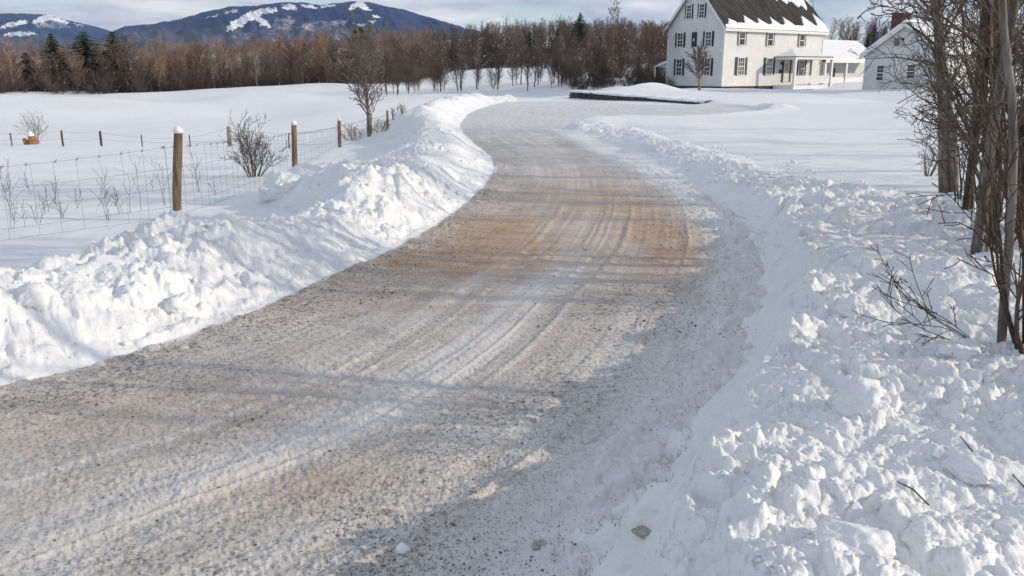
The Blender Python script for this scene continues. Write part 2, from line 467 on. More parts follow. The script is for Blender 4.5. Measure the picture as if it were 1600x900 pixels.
# ------------------------------------------------------------------ materials
def mat_new(name):
    m = bpy.data.materials.new(name)
    m.use_nodes = True
    nt = m.node_tree
    b = nt.nodes['Principled BSDF']
    return m, nt.nodes, nt.links, b
def ramp(nodes, stops):
    r = nodes.new('ShaderNodeValToRGB')
    e = r.color_ramp.elements
    while len(e) < len(stops): e.new(0.5)
    for i, (p, c) in enumerate(stops):
        e[i].position = p
        e[i].color = (c, c, c, 1) if not isinstance(c, tuple) else (*c[:3], 1)
    return r
def m_basic(name, c1, c2, scale=8.0, rough=0.7, bump=0.0, bscale=None, spec=0.3, stretch=(1, 1, 1), objrand=0.0):
    m, nd, lk, b = mat_new(name)
    t = N(nd, 'ShaderNodeTexCoord')
    mp_ = N(nd, 'ShaderNodeMapping', inp={'Scale': stretch})
    lk.new(t.outputs['Object'], mp_.inputs['Vector'])
    n = N(nd, 'ShaderNodeTexNoise', inp={'Scale': scale, 'Detail': 5.0, 'Roughness': .6})
    lk.new(mp_.outputs[0], n.inputs['Vector'])
    r = ramp(nd, [(0.32, c1), (0.68, c2)])
    lk.new(n.outputs['Fac'], r.inputs['Fac'])
    src = r.outputs['Color']
    if objrand:
        oi = N(nd, 'ShaderNodeObjectInfo')
        hv = N(nd, 'ShaderNodeHueSaturation')
        ma = N(nd, 'ShaderNodeMapRange', inp={'To Min': 1 - objrand, 'To Max': 1 + objrand})
        lk.new(oi.outputs['Random'], ma.inputs['Value'])
        lk.new(ma.outputs[0], hv.inputs['Value'])
        lk.new(src, hv.inputs['Color'])
        src = hv.outputs['Color']
    lk.new(src, b.inputs['Base Color'])
    b.inputs['Roughness'].default_value = rough
    b.inputs['Specular IOR Level'].default_value = spec
    if bump:
        bn = N(nd, 'ShaderNodeTexNoise', inp={'Scale': bscale or scale * 3, 'Detail': 4.0})
        lk.new(mp_.outputs[0], bn.inputs['Vector'])
        bp = N(nd, 'ShaderNodeBump', inp={'Strength': bump, 'Distance': 0.02})
        lk.new(bn.outputs['Fac'], bp.inputs['Height'])
        lk.new(bp.outputs[0], b.inputs['Normal'])
    return m
def m_snow(name, bump=0.5, bscale=14.0, dirt=0.0):
    m, nd, lk, b = mat_new(name)
    t = N(nd, 'ShaderNodeTexCoord')
    n = N(nd, 'ShaderNodeTexNoise', inp={'Scale': 1.3, 'Detail': 6.0, 'Roughness': .6})
    lk.new(t.outputs['Object'], n.inputs['Vector'])
    r = ramp(nd, [(0.3, (0.78, 0.79, 0.81)), (0.7, (0.86, 0.86, 0.86))])
    lk.new(n.outputs['Fac'], r.inputs['Fac'])
    src = r.outputs['Color']
    if dirt:
        n3 = N(nd, 'ShaderNodeTexNoise', inp={'Scale': 26.0, 'Detail': 4.0, 'Roughness': .7})
        lk.new(t.outputs['Object'], n3.inputs['Vector'])
        n4 = N(nd, 'ShaderNodeTexNoise', inp={'Scale': 1.9, 'Detail': 3.0})
        lk.new(t.outputs['Object'], n4.inputs['Vector'])
        ad = N(nd, 'ShaderNodeMath', operation='MULTIPLY')
        lk.new(n3.outputs['Fac'], ad.inputs[0]); lk.new(n4.outputs['Fac'], ad.inputs[1])
        rr = ramp(nd, [(0.30, 0.0), (0.44, dirt)])
        lk.new(ad.outputs[0], rr.inputs['Fac'])
        mm = N(nd, 'ShaderNodeMix', data_type='RGBA')
        mm.inputs['B'].default_value = (0.42, 0.37, 0.31, 1)
        lk.new(rr.outputs['Color'], mm.inputs['Factor']); lk.new(src, mm.inputs['A'])
        src = mm.outputs['Result']
    lk.new(src, b.inputs['Base Color'])
    b.inputs['Roughness'].default_value = 0.55
    b.inputs['Specular IOR Level'].default_value = 0.25
    if bump:
        n2 = N(nd, 'ShaderNodeTexNoise', inp={'Scale': bscale, 'Detail': 8.0, 'Roughness': .65})
        lk.new(t.outputs['Object'], n2.inputs['Vector'])
        bp = N(nd, 'ShaderNodeBump', inp={'Strength': bump, 'Distance': 0.03})
        lk.new(n2.outputs['Fac'], bp.inputs['Height'])
        lk.new(bp.outputs[0], b.inputs['Normal'])
    return m
M = {}
M['snow'] = m_snow('fresh_snow', 0.22, 9.0)
M['bank'] = m_snow('ploughed_snow', 0.5, 24.0, 0.10)
M['crumb'] = m_snow('snow_crumb', 0.2, 20.0)
M['chunk'] = m_snow('snow_clod', 0.5, 16.0, 0.2)
M['roofsnow'] = m_snow('roof_snow', 0.15, 3.0)
M['bark'] = m_basic('grey_bark', (0.06, 0.05, 0.043), (0.30, 0.265, 0.23), 9, 0.85, 0.9, 30, stretch=(1, 1, .25))
M['barkdk'] = m_basic('dark_bark', (0.035, 0.025, 0.02), (0.12, 0.085, 0.065), 10, 0.85, 0.9, 30, stretch=(1, 1, .25))
M['twig'] = m_basic('twig_bark', (0.06, 0.05, 0.043), (0.17, 0.14, 0.115), 6, 0.8)
M['orange'] = m_basic('golden_bark', (0.20, 0.105, 0.05), (0.42, 0.27, 0.15), 7, 0.7, 0.4)
M['far'] = m_basic('woods_bark', (0.12, 0.08, 0.058), (0.28, 0.19, 0.14), 0.35, 0.9, objrand=0.35)
M['farlt'] = m_basic('woods_bark_pale', (0.15, 0.115, 0.09), (0.34, 0.26, 0.20), 0.3, 0.9, objrand=0.3)
M['fardk'] = m_basic('hillside_bark', (0.05, 0.04, 0.034), (0.14, 0.105, 0.085), 0.3, 0.9, objrand=0.35)
M['birch'] = m_basic('birch_bark', (0.30, 0.26, 0.22), (0.55, 0.50, 0.44), 3, 0.8, objrand=0.2)
M['needle'] = m_basic('needles', (0.012, 0.02, 0.012), (0.045, 0.055, 0.03), 2.5, 0.8, objrand=0.2)
M['post'] = m_basic('weathered_post', (0.10, 0.07, 0.045), (0.30, 0.22, 0.15), 6, 0.85, 0.8, 30, stretch=(4, 4, .5))
M['wire'] = m_basic('rusty_wire', (0.13, 0.12, 0.11), (0.28, 0.26, 0.24), 20, 0.6)
M['stump'] = m_basic('broken_stump_wood', (0.14, 0.07, 0.03), (0.42, 0.25, 0.10), 5, 0.85, 0.8, stretch=(3, 3, 1))
M['stone'] = m_basic('dark_stone', (0.025, 0.024, 0.024), (0.11, 0.10, 0.095), 3.0, 0.85, 0.6, 12)
M['trim'] = m_basic('white_trim', (0.66, 0.66, 0.65), (0.76, 0.76, 0.75), 3, 0.6)
M['shutter'] = m_basic('dark_shutter', (0.018, 0.03, 0.032), (0.035, 0.05, 0.052), 6, 0.55)
M['shutter2'] = m_basic('faded_shutter', (0.13, 0.13, 0.12), (0.22, 0.22, 0.20), 6, 0.7)
M['door'] = m_basic('white_door', (0.60, 0.59, 0.56), (0.7, 0.69, 0.66), 3, 0.5)
M['metal'] = m_basic('roof_metal', (0.024, 0.022, 0.021), (0.080, 0.074, 0.070), 1.2, 0.7, spec=.25, stretch=(3, .6, .6))
M['brick'] = m_basic('chimney_brick', (0.07, 0.038, 0.03), (0.15, 0.085, 0.065), 5, 0.85, .5)
M['pale'] = m_basic('pale_stone', (0.30, 0.27, 0.23), (0.5, 0.47, 0.43), 30, 0.85, .5)
M['gravel'] = m_basic('dark_gravel', (0.06, 0.052, 0.045), (0.24, 0.20, 0.165), 3, 0.85)
M['found'] = m_basic('foundation', (0.03, 0.028, 0.026), (0.07, 0.065, 0.06), 3, 0.9)
def m_glass():
    m, nd, lk, b = mat_new('window_glass')
    n = N(nd, 'ShaderNodeTexNoise', inp={'Scale': 1.4, 'Detail': 2.0})
    t = N(nd, 'ShaderNodeTexCoord')
    lk.new(t.outputs['Object'], n.inputs['Vector'])
    r = ramp(nd, [(.4, (.015, .018, .022)), (.65, (.06, .065, .07))])
    lk.new(n.outputs['Fac'], r.inputs['Fac']); lk.new(r.outputs['Color'], b.inputs['Base Color'])
    b.inputs['Roughness'].default_value = 0.08
    b.inputs['Specular IOR Level'].default_value = 0.6
    return m
M['glass'] = m_glass()
def m_clap(name, tint):
    m, nd, lk, b = mat_new(name)
    t = N(nd, 'ShaderNodeTexCoord')
    sx = N(nd, 'ShaderNodeSeparateXYZ'); lk.new(t.outputs['Object'], sx.inputs[0])
    mu = N(nd, 'ShaderNodeMath', operation='MULTIPLY'); mu.inputs[1].default_value = 1 / 0.16
    lk.new(sx.outputs['Z'], mu.inputs[0])
    fr = N(nd, 'ShaderNodeMath', operation='FRACT'); lk.new(mu.outputs[0], fr.inputs[0])
    n = N(nd, 'ShaderNodeTexNoise', inp={'Scale': 0.8, 'Detail': 6.0, 'Roughness': .65}); lk.new(t.outputs['Object'], n.inputs['Vector'])
    r = ramp(nd, [(.3, tuple(.82 * c for c in tint)), (.7, tint)]); lk.new(n.outputs['Fac'], r.inputs['Fac'])
    lk.new(r.outputs['Color'], b.inputs['Base Color'])
    bp = N(nd, 'ShaderNodeBump', inp={'Strength': .35, 'Distance': .02}, invert=True)
    lk.new(fr.outputs[0], bp.inputs['Height']); lk.new(bp.outputs[0], b.inputs['Normal'])
    b.inputs['Roughness'].default_value = .6
    return m
M['clap'] = m_clap('white_clapboard', (.67, .67, .65))

def m_road():
    m, nd, lk, b = mat_new('packed_snow_road')
    uv = N(nd, 'ShaderNodeAttribute', attribute_name='roaduv')       # x = metres across, y = metres along
    t = N(nd, 'ShaderNodeTexCoord')
    def noi(sc, det=5.0, rough=.6, vec=None, stretch=None, dist=0.0):
        n = N(nd, 'ShaderNodeTexNoise', inp={'Scale': sc, 'Detail': det, 'Roughness': rough, 'Distortion': dist})
        src = vec or t.outputs['Object']
        if stretch:
            mp_ = N(nd, 'ShaderNodeMapping', inp={'Scale': stretch}); lk.new(src, mp_.inputs['Vector']); src = mp_.outputs[0]
        lk.new(src, n.inputs['Vector'])
        return n.outputs['Fac']
    def mixc(fac, a, bcol):
        x = N(nd, 'ShaderNodeMix', data_type='RGBA')
        lk.new(fac, x.inputs['Factor'])
        if isinstance(a, tuple): x.inputs['A'].default_value = (*a, 1)
        else: lk.new(a, x.inputs['A'])
        if isinstance(bcol, tuple): x.inputs['B'].default_value = (*bcol, 1)
        else: lk.new(bcol, x.inputs['B'])
        return x.outputs['Result']
    def rp(src, stops):
        r = ramp(nd, stops); lk.new(src, r.inputs['Fac']); return r.outputs['Color']
    def mul(a, b_):
        x = N(nd, 'ShaderNodeMath', operation='MULTIPLY'); lk.new(a, x.inputs[0]); lk.new(b_, x.inputs[1]); return x.outputs[0]
    at = N(nd, 'ShaderNodeAttribute', attribute_name='dirt')
    sp = N(nd, 'ShaderNodeSeparateColor'); lk.new(at.outputs['Color'], sp.inputs[0])
    sand, dark, clean = sp.outputs[0], sp.outputs[1], sp.outputs[2]
    base = rp(noi(1.1, 6), [(.3, (.51, .495, .475)), (.7, (.67, .665, .65))])
    streak = rp(noi(1.0, 5, .65, uv.outputs['Vector'], (6.0, .22, 1)), [(.42, 0.0), (.60, 1.0)])
    base = mixc(mul(streak, rp(noi(.9, 3), [(.4, .15), (.6, .8)])), base, (.82, .82, .81))
    fine = rp(noi(42, 4, .75, None, (1, 1, 1)), [(.44, 0.0), (.60, 1.0)])
    base = mixc(mul(fine, rp(noi(.7, 4), [(.38, .2), (.62, .65)])), base, (.34, .30, .255))
    sandf = mul(sand, rp(noi(3.2, 6, .7, uv.outputs['Vector'], (.5, 1.6, 1)), [(.28, .25), (.62, 1.0)]))
    base = mixc(sandf, base, (.47, .275, .135))
    grit = rp(noi(26, 5, .8, None, None, .5), [(.50, 0.0), (.60, 1.0)])
    base = mixc(mul(grit, mul(dark, rp(noi(1.7, 4), [(.35, .35), (.6, 1.0)]))), base, (.09, .08, .07))
    spk = N(nd, 'ShaderNodeTexVoronoi', inp={'Scale': 30.0, 'Randomness': 1.0})
    lk.new(t.outputs['Object'], spk.inputs['Vector'])
    base = mixc(mul(rp(spk.outputs['Distance'], [(.10, 1.0), (.22, 0.0)]), rp(noi(2.3, 3), [(.42, 0.0), (.6, .85)])), base, (.13, .11, .09))
    cb = rp(noi(2.2, 7, .72, uv.outputs['Vector'], (3.5, .6, 1)), [(.34, .25), (.56, 1.0)])
    ex = N(nd, 'ShaderNodeMath', operation='MAXIMUM'); lk.new(mul(clean, cb), ex.inputs[0])
    pw = N(nd, 'ShaderNodeMath', operation='POWER'); pw.inputs[1].default_value = 4.0; lk.new(clean, pw.inputs[0]); lk.new(pw.outputs[0], ex.inputs[1])
    base = mixc(ex.outputs[0], base, (.78, .785, .79))
    lk.new(base, b.inputs['Base Color'])
    b.inputs['Roughness'].default_value = .55
    b.inputs['Specular IOR Level'].default_value = .3
    bp = N(nd, 'ShaderNodeBump', inp={'Strength': .7, 'Distance': .008})
    lk.new(noi(75, 6, .75), bp.inputs['Height'])
    lk.new(bp.outputs[0], b.inputs['Normal'])
    return m
M['road'] = m_road()

# ------------------------------------------------------------------ terrain mesh (one surface, split where the material changes)
A0 = R(33.5)
ang = np.concatenate([np.linspace(-math.pi, -R(50), 40, endpoint=False), np.linspace(-R(50), -A0, 130, endpoint=False),
                      np.linspace(-A0, A0, 900, endpoint=False), np.linspace(A0, R(50), 130, endpoint=False), np.linspace(R(50), math.pi, 41)])
rad = [0.6]
while rad[-1] < 4200:
    r_ = rad[-1]
    k = 0.0045 if 1.6 < r_ < 14 else 0.0052 if r_ < 80 and r_ > 1.6 else 0.013 if r_ < 400 and r_ > 1.6 else 0.05
    if 1.6 < r_ < 14: k = 0.0034
    rad.append(r_ * (1 + k))
rad = np.array(rad)
AA, RR_ = np.meshgrid(ang, rad)
TX, TY = (RR_ * np.sin(AA)).ravel(), (RR_ * np.cos(AA)).ravel()
TZ = np.empty_like(TX)
CH = 200000
for i in range(0, len(TX), CH):
    TZ[i:i + CH] = terrain(TX[i:i + CH], TY[i:i + CH])
print('terrain verts', len(TX))
nr, na = len(rad), len(ang)
ii, jj = np.meshgrid(np.arange(nr - 1), np.arange(na - 1), indexing='ij')
q0 = (ii * na + jj).ravel()
QF = np.stack([q0, q0 + 1, q0 + na + 1, q0 + na], 1)[:, ::-1]
cxm, cym = TX[QF].mean(1), TY[QF].mean(1)
dm = look('d', cxm, cym); dlm = look('dL', cxm, cym); drm = look('dR', cxm, cym); ddm = look('dD', cxm, cym); dfm = look('dF', cxm, cym); aLm = look('aL', cxm, cym); aRm = look('aR', cxm, cym)
nearm = (cxm > GX0 + .3) & (cxm < GX1 - .3) & (cym > GY0 + .3) & (cym < GY1 - .3)
tipx = pz(885, 190)[0]
cls = np.zeros(len(QF), int)
en = .16 * fbm(cxm / .45, cym / .45, 3, 33) + .10 * fbm(cxm / .12, cym / .12, 2, 35)
isroad = (dm < np.where((aRm < aLm) | (cym > 30), 0.03, 0.0) - np.where((aRm < aLm) & (cym < 30), .10 + en, .06 * (en + .3))) & nearm
cls[isroad] = 1
cls[isroad & (cxm > tipx + 0.12 * (cym - 30)) & (cym > 28)] = 2
bl = (~isroad) & nearm & (aLm < aRm) & (aLm < 3.3 + .5 * vnoise(cxm, cym, 3)) & (cym < 60) & (cxm < 1.5) & (aLm < np.abs(dfm) + 3)
cls[bl] = 3
br = (~isroad) & nearm & (~bl) & (aRm < 4.0 - 1.2 * sstep(9, 16, cym) + .5 * vnoise(cxm, cym, 4)) & (cym < 31) & (cxm > 0)
cls[br] = 4
def terrain_part(name, k, mat, label=None):
    fs = QF[cls == k]
    ids, inv = np.unique(fs, return_inverse=True)
    me = bpy.data.meshes.new(name)
    me.vertices.add(len(ids))
    me.vertices.foreach_set('co', np.stack([TX[ids], TY[ids], TZ[ids]], 1).astype(np.float32).ravel())
    nf = len(fs)
    me.loops.add(nf * 4)
    me.loops.foreach_set('vertex_index', inv.astype(np.int32).ravel())
    me.polygons.add(nf)
    me.polygons.foreach_set('loop_start', (np.arange(nf) * 4).astype(np.int32))
    me.polygons.foreach_set('use_smooth', np.ones(nf, bool))
    me.materials.append(mat)
    me.update(calc_edges=True)
    me.validate()
    o = link_mesh(name, me)
    o['kind'] = 'structure'
    if label: o['label'] = label
    return o, ids
def road_attrs(o, ids):
    x, y = TX[ids], TY[ids]
    a = o.data.attributes.new('roaduv', 'FLOAT_VECTOR', 'POINT')
    uvw = np.stack([-look('dL', x, y) + 0, look('s', x, y), x * 0], 1)
    a.data.foreach_set('vector', uvw.astype(np.float32).ravel())
    c = o.data.attributes.new('dirt', 'FLOAT_COLOR', 'POINT')
    def blob(px, py, rx, ry):
        p = pz(px, py)
        return np.exp(-((x - p[0]) / rx) ** 2 - ((y - p[1]) / ry) ** 2)
    sand = 1.5 * blob(775, 368, .6, 1.3) + 1.2 * blob(700, 405, .8, .6) + 1.2 * blob(1035, 370, .45, 2.2) + .7 * blob(900, 310, 1.6, 2.6) \
        + .35 * blob(880, 420, 2.2, 2.0) + .35 * blob(560, 455, 1.2, 1.0) + .45 * blob(480, 760, .5, .25) + .3 * blob(250, 640, 1.3, .5) + .18
    sand = .76 * np.clip(sand, 0, 1.35) * (1 - sstep(20, 26, y) * .75)
    dl, dr = -look('dL', x, y), -look('dR', x, y)
    dark = 1.5 * np.exp(-((dl - .35) / .4) ** 2) * (1 - .6 * sstep(18, 30, y)) + .55 * np.exp(-((dr - .95) / .4) ** 2) * (y < 40) \
        + .45 * blob(650, 650, 1.2, .6) + .5 * blob(450, 850, .9, .5) + .4 * blob(760, 510, 1.2, .8) + .35 + .5 * blob(760, 200, 1.5, 4)
    clean = 1.0 * (1 - sstep(.25, .95, dr)) * (y < 29) + .5 * sstep(24, 32, y) + .35 * sstep(40, 60, y)
    st = look('s', x, y)
    strip = (np.exp(-((dl - 2.08 + .1 * vnoise(st / .8, st * 0, 46)) / .24) ** 4) + .8 * np.exp(-((dl - 1.42) / .16) ** 4) + .5 * np.exp(-((dl - 3.1) / .12) ** 2)) * (.55 + .9 * vnoise(st / 1.6, dl * 2, 44))
    clean = np.maximum(clean, .6 * strip * (1 - sstep(6.5, 10, y)))
    dark = dark + .55 * np.exp(-((dl - 2.75) / .28) ** 2) * (1 - sstep(5, 8, y)) + .3 * np.exp(-((dl - .9) / .3) ** 2)
    dark = dark * (.6 + 1.1 * (vnoise(x / .45, y / .45, 45) + .3))
    col = np.stack([sand, np.clip(dark, 0, 1), np.clip(clean, 0, .92), x * 0 + 1], 1)
    c.data.foreach_set('color', col.astype(np.float32).ravel())
ground, _ = terrain_part('snowy_ground', 0, M['snow'])
road, ids = terrain_part('road', 1, M['road']); road_attrs(road, ids)
drive, ids = terrain_part('driveway', 2, M['road']); road_attrs(drive, ids)
terrain_part('snow_bank', 3, M['bank'], 'ploughed snow bank along the left edge of the road')
terrain_part('snow_bank', 4, M['bank'], 'ploughed snow bank along the right edge of the road')

# ------------------------------------------------------------------ mountains
def mountain(name, sil, d0, d1, patches, label, seed, pxstep=1.3, foot=120):
    xs = np.arange(sil[0][0], sil[-1][0] + .1, pxstep)
    top = np.interp(xs, [p[0] for p in sil], [p[1] for p in sil])
    T = np.concatenate([np.linspace(0, 1, 150), 1 + np.linspace(.02, .5, 8)])
    PX, TT = np.meshgrid(xs, T)
    TOP = np.interp(PX, xs, top)
    up = np.where(TT <= 1, np.sin(np.clip(TT, 0, 1) * math.pi / 2) ** 1.1, 1 - (TT - 1) * 1.2)
    D = d0 + (d1 - d0) * TT + 250 * fbm(PX / 60, TT * 3, 3, seed)
    py = foot + (TOP - foot) * up + 7 * fbm(PX / 26 + TT * 2.2, TT * 2.5, 4, seed + 15, .6) * np.sin(np.clip(TT, 0, 1) * math.pi) + 2.6 * fbm(PX / 14 + TT * 9, TT * 22, 4, seed + 5) * np.clip(foot - TOP, 0, 30) / 30 * sstep(0, .3, TT)
    U, V = (PX - CX) / F, (CY - py) / F
    ry, rz_ = CP + V * SP, -SP + V * CP
    X, Y, Z = U / ry * D, D, CAMZ + rz_ / ry * D
    me = bpy.data.meshes.new(name)
    n, mm = PX.shape
    co = np.stack([X, Y, Z], -1).reshape(-1, 3)
    i_, j_ = np.meshgrid(np.arange(n - 1), np.arange(mm - 1), indexing='ij')
    q = (i_ * mm + j_).ravel()
    fs = np.stack([q, q + 1, q + mm + 1, q + mm], 1)
    me.from_pydata(co.tolist(), [], fs.tolist())
    me.polygons.foreach_set('use_smooth', [True] * len(me.polygons))
    snow = np.zeros(PX.shape)
    fx, fy = PX + 5 * fbm(PX / 6, py / 3, 4, seed + 9, .7), py + 3.5 * fbm(PX / 6, py / 4, 4, seed + 11, .7)
    for (poly, w) in patches:
        snow = np.maximum(snow, inside(fx, fy, poly) * w)
    c = me.attributes.new('clearing', 'FLOAT', 'POINT')
    c.data.foreach_set('value', snow.astype(np.float32).ravel())
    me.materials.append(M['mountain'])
    o = link_mesh(name, me)
    tag(o, label, kind='structure')
    return o
def m_mountain():
    m, nd, lk, b = mat_new('wooded_mountain')
    t = N(nd, 'ShaderNodeTexCoord')
    a = N(nd, 'ShaderNodeAttribute', attribute_name='clearing')
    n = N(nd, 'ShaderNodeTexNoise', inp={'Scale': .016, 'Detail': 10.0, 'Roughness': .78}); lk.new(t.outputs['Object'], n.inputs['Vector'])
    r = ramp(nd, [(.35, (.012, .03, .085)), (.60, (.032, .058, .125)), (.72, (.10, .11, .14))]); lk.new(n.outputs['Fac'], r.inputs['Fac'])  # forest tones carry painted blue of distant air, on top of the haze volume
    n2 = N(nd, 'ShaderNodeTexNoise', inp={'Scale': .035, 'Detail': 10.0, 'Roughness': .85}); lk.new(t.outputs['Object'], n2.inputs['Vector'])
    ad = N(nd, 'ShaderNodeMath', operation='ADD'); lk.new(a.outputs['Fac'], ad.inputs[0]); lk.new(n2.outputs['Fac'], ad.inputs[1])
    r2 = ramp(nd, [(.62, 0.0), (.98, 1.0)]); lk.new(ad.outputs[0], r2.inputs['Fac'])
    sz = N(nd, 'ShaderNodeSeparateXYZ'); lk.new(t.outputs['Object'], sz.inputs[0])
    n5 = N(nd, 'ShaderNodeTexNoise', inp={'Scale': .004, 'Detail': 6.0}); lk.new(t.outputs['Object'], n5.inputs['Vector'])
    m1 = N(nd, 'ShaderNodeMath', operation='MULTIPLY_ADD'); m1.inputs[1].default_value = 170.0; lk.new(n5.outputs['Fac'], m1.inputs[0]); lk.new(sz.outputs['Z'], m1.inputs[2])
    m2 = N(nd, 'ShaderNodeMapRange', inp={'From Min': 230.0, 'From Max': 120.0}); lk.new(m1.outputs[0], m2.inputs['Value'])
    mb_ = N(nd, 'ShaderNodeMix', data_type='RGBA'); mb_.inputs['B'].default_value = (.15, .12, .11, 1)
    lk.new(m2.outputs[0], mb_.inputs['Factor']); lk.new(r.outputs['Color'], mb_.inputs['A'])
    mxx = N(nd, 'ShaderNodeMix', data_type='RGBA'); mxx.inputs['B'].default_value = (.80, .81, .84, 1)
    lk.new(r2.outputs['Color'], mxx.inputs['Factor']); lk.new(mb_.outputs['Result'], mxx.inputs['A'])
    lk.new(mxx.outputs['Result'], b.inputs['Base Color'])
    b.inputs['Roughness'].default_value = .95
    b.inputs['Specular IOR Level'].default_value = .05
    return m
M['mountain'] = m_mountain()
P1 = [([(352, 48), (362, 34), (385, 22), (408, 13), (428, 12), (436, 16), (420, 20), (404, 24), (418, 34), (425, 43), (408, 40), (398, 28), (384, 34), (372, 44)], .8),
      ([(440, 7), (452, 6), (463, 12), (462, 16), (445, 14)], .7), ([(470, 7), (490, 8), (496, 12), (480, 13)], .6), ([(500, 10), (522, 7), (524, 10), (505, 14)], .5),
      ([(546, 16), (550, 6), (558, 3), (568, 4), (580, 16), (572, 15), (560, 9), (552, 14)], .7), ([(580, 22), (594, 25), (592, 29), (581, 26)], .7), ([(572, 31), (588, 32), (584, 36)], .5),
      ([(425, 40), (430, 30), (455, 26), (462, 40), (500, 34), (545, 30), (540, 38), (505, 46), (470, 48), (430, 46)], .20),
      ([(340, 60), (420, 44), (560, 44), (640, 52), (700, 62), (600, 64), (400, 64)], .12), ([(550, 36), (575, 38), (568, 42), (552, 40)], .4),
      ([(360, 20), (372, 16), (370, 20)], .6), ([(320, 28), (340, 22), (338, 26)], .4), ([(350, 18), (372, 13), (371, 16), (352, 21)], .4)]
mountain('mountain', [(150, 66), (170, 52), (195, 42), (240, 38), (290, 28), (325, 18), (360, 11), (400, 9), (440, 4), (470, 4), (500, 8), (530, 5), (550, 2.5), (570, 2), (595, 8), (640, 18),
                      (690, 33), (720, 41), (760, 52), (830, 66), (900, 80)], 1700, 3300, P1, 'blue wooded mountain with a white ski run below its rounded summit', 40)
P2 = [([(0, 42), (12, 36), (40, 31), (44, 36), (25, 42), (0, 44)], .7), ([(48, 34), (62, 26), (76, 24), (92, 28), (104, 33), (108, 38), (90, 34), (72, 32), (65, 38), (52, 38)], .75),
      ([(4, 55), (20, 50), (48, 50), (60, 55), (30, 56)], .6), ([(116, 36), (130, 40), (134, 43), (120, 39)], .6), ([(50, 36), (100, 34), (110, 44), (60, 44)], .2)]
mountain('mountain', [(-260, 50), (-150, 30), (-60, 20), (0, 21), (50, 22), (80, 24), (105, 31), (135, 39), (165, 47), (200, 56), (260, 74)], 2600, 4200, P2,
         'low hill with snowy clearings at the far left, beside the taller mountain', 60)

# ------------------------------------------------------------------ buildings
def proj_px(x, y, z):
    depth = y * CP - (z - CAMZ) * SP
    return CX + F * x / depth, CY - F * ((z - CAMZ) * CP + y * SP) / depth
def u_on(px, org, dr_, z=2.0):
    """distance along a vertical wall plane at which it meets photo column px"""
    lo, hi = -60.0, 60.0
    f = lambda u: proj_px(org[0] + dr_[0] * u, org[1] + dr_[1] * u, z)[0] - px
    a = f(lo)
    for _ in range(60):
        m = (lo + hi) / 2
        if (f(m) > 0) == (a > 0): lo = m
        else: hi = m
    return (lo + hi) / 2
WH = 6.0
HL_ = u_on(1284, HN, H_EX, 3); HW_ = u_on(1042, HN, H_EY, 3)
print('house', HL_, HW_)
def wall_map(kind, W=0.0):
    if kind == 'front': return lambda u, n, z: (u, -n, z)
    return lambda u, n, z: (-n, u, z)
def mbox(mb, mp_, u0, u1, n0, n1, z0, z1):
    p, q = mp_(u0, n0, z0), mp_(u1, n1, z1)
    mb.box(min(p[0], q[0]), max(p[0], q[0]), min(p[1], q[1]), max(p[1], q[1]), z0, z1)
def window(house, mp_, uc, z0, z1, w, shut='shutter', sw=0.34, nv=1, nh=1, swl=None):
    fr = MB(); t = .09
    mbox(fr, mp_, uc - w / 2 - t, uc - w / 2, 0.003, .07, z0, z1)
    mbox(fr, mp_, uc + w / 2, uc + w / 2 + t, 0.003, .07, z0, z1)
    mbox(fr, mp_, uc - w / 2 - t, uc + w / 2 + t, 0.003, .08, z1, z1 + .12)
    mbox(fr, mp_, uc - w / 2 - t - .03, uc + w / 2 + t + .03, 0.003, .12, z0 - .08, z0)
    win = fr.build('window', M['trim'], house)
    g = MB(); mbox(g, mp_, uc - w / 2, uc + w / 2, 0.004, .02, z0, z1)
    g.build('pane', M['glass'], win)
    s = MB()
    zm = (z0 + z1) / 2
    mbox(s, mp_, uc - w / 2, uc + w / 2, .022, .055, zm - .035, zm + .035)
    for i in range(1, nv + 1):
        uu = uc - w / 2 + w * i / (nv + 1)
        mbox(s, mp_, uu - .015, uu + .015, .022, .04, z0, zm - .036); mbox(s, mp_, uu - .015, uu + .015, .022, .04, zm + .036, z1)
    for a, b_ in ((z0, zm), (zm, z1)):
        for i in range(1, nh + 1):
            zz = a + (b_ - a) * i / (nh + 1)
            mbox(s, mp_, uc - w / 2, uc + w / 2, .0215, .038, zz - .015, zz + .015)
    s.build('sash', M['trim'], win)
    if shut:
        for sg in (-1, 1):
            sm = MB()
            c = uc + sg * (w / 2 + t + .012 + sw / 2)
            mbox(sm, mp_, c - sw / 2, c + sw / 2, .003, .05, z0 - .05, z1 + .08)
            k = int((z1 - z0) / .12)
            for i in range(k):
                zz = z0 + .03 + i * .12
                mbox(sm, mp_, c - sw / 2 + .04, c + sw / 2 - .04, .051, .065, zz, zz + .05)
            sm.build('shutter', M[shut], house)

def gable_house(name, N_, L, W, H, rise, label, cat, over=.35, base_h=.35):
    root = empty(name, (N_[0], N_[1], N_[2]), HA, label, cat)
    w = MB()
    z0 = -.6
    # walls as solid gabled body
    k = 0.12
    w.prism([(0, 0, base_h - .3), (0, W, base_h - .3), (0, W, H), (0, W / 2, H + rise), (0, 0, H)], (L, 0, 0))
    w.build('wall', M['clap'], root)
    f = MB(); f.box(.05, L - .05, .05, W - .05, z0, base_h - .3); f.build('foundation', M['found'], root)
    return root
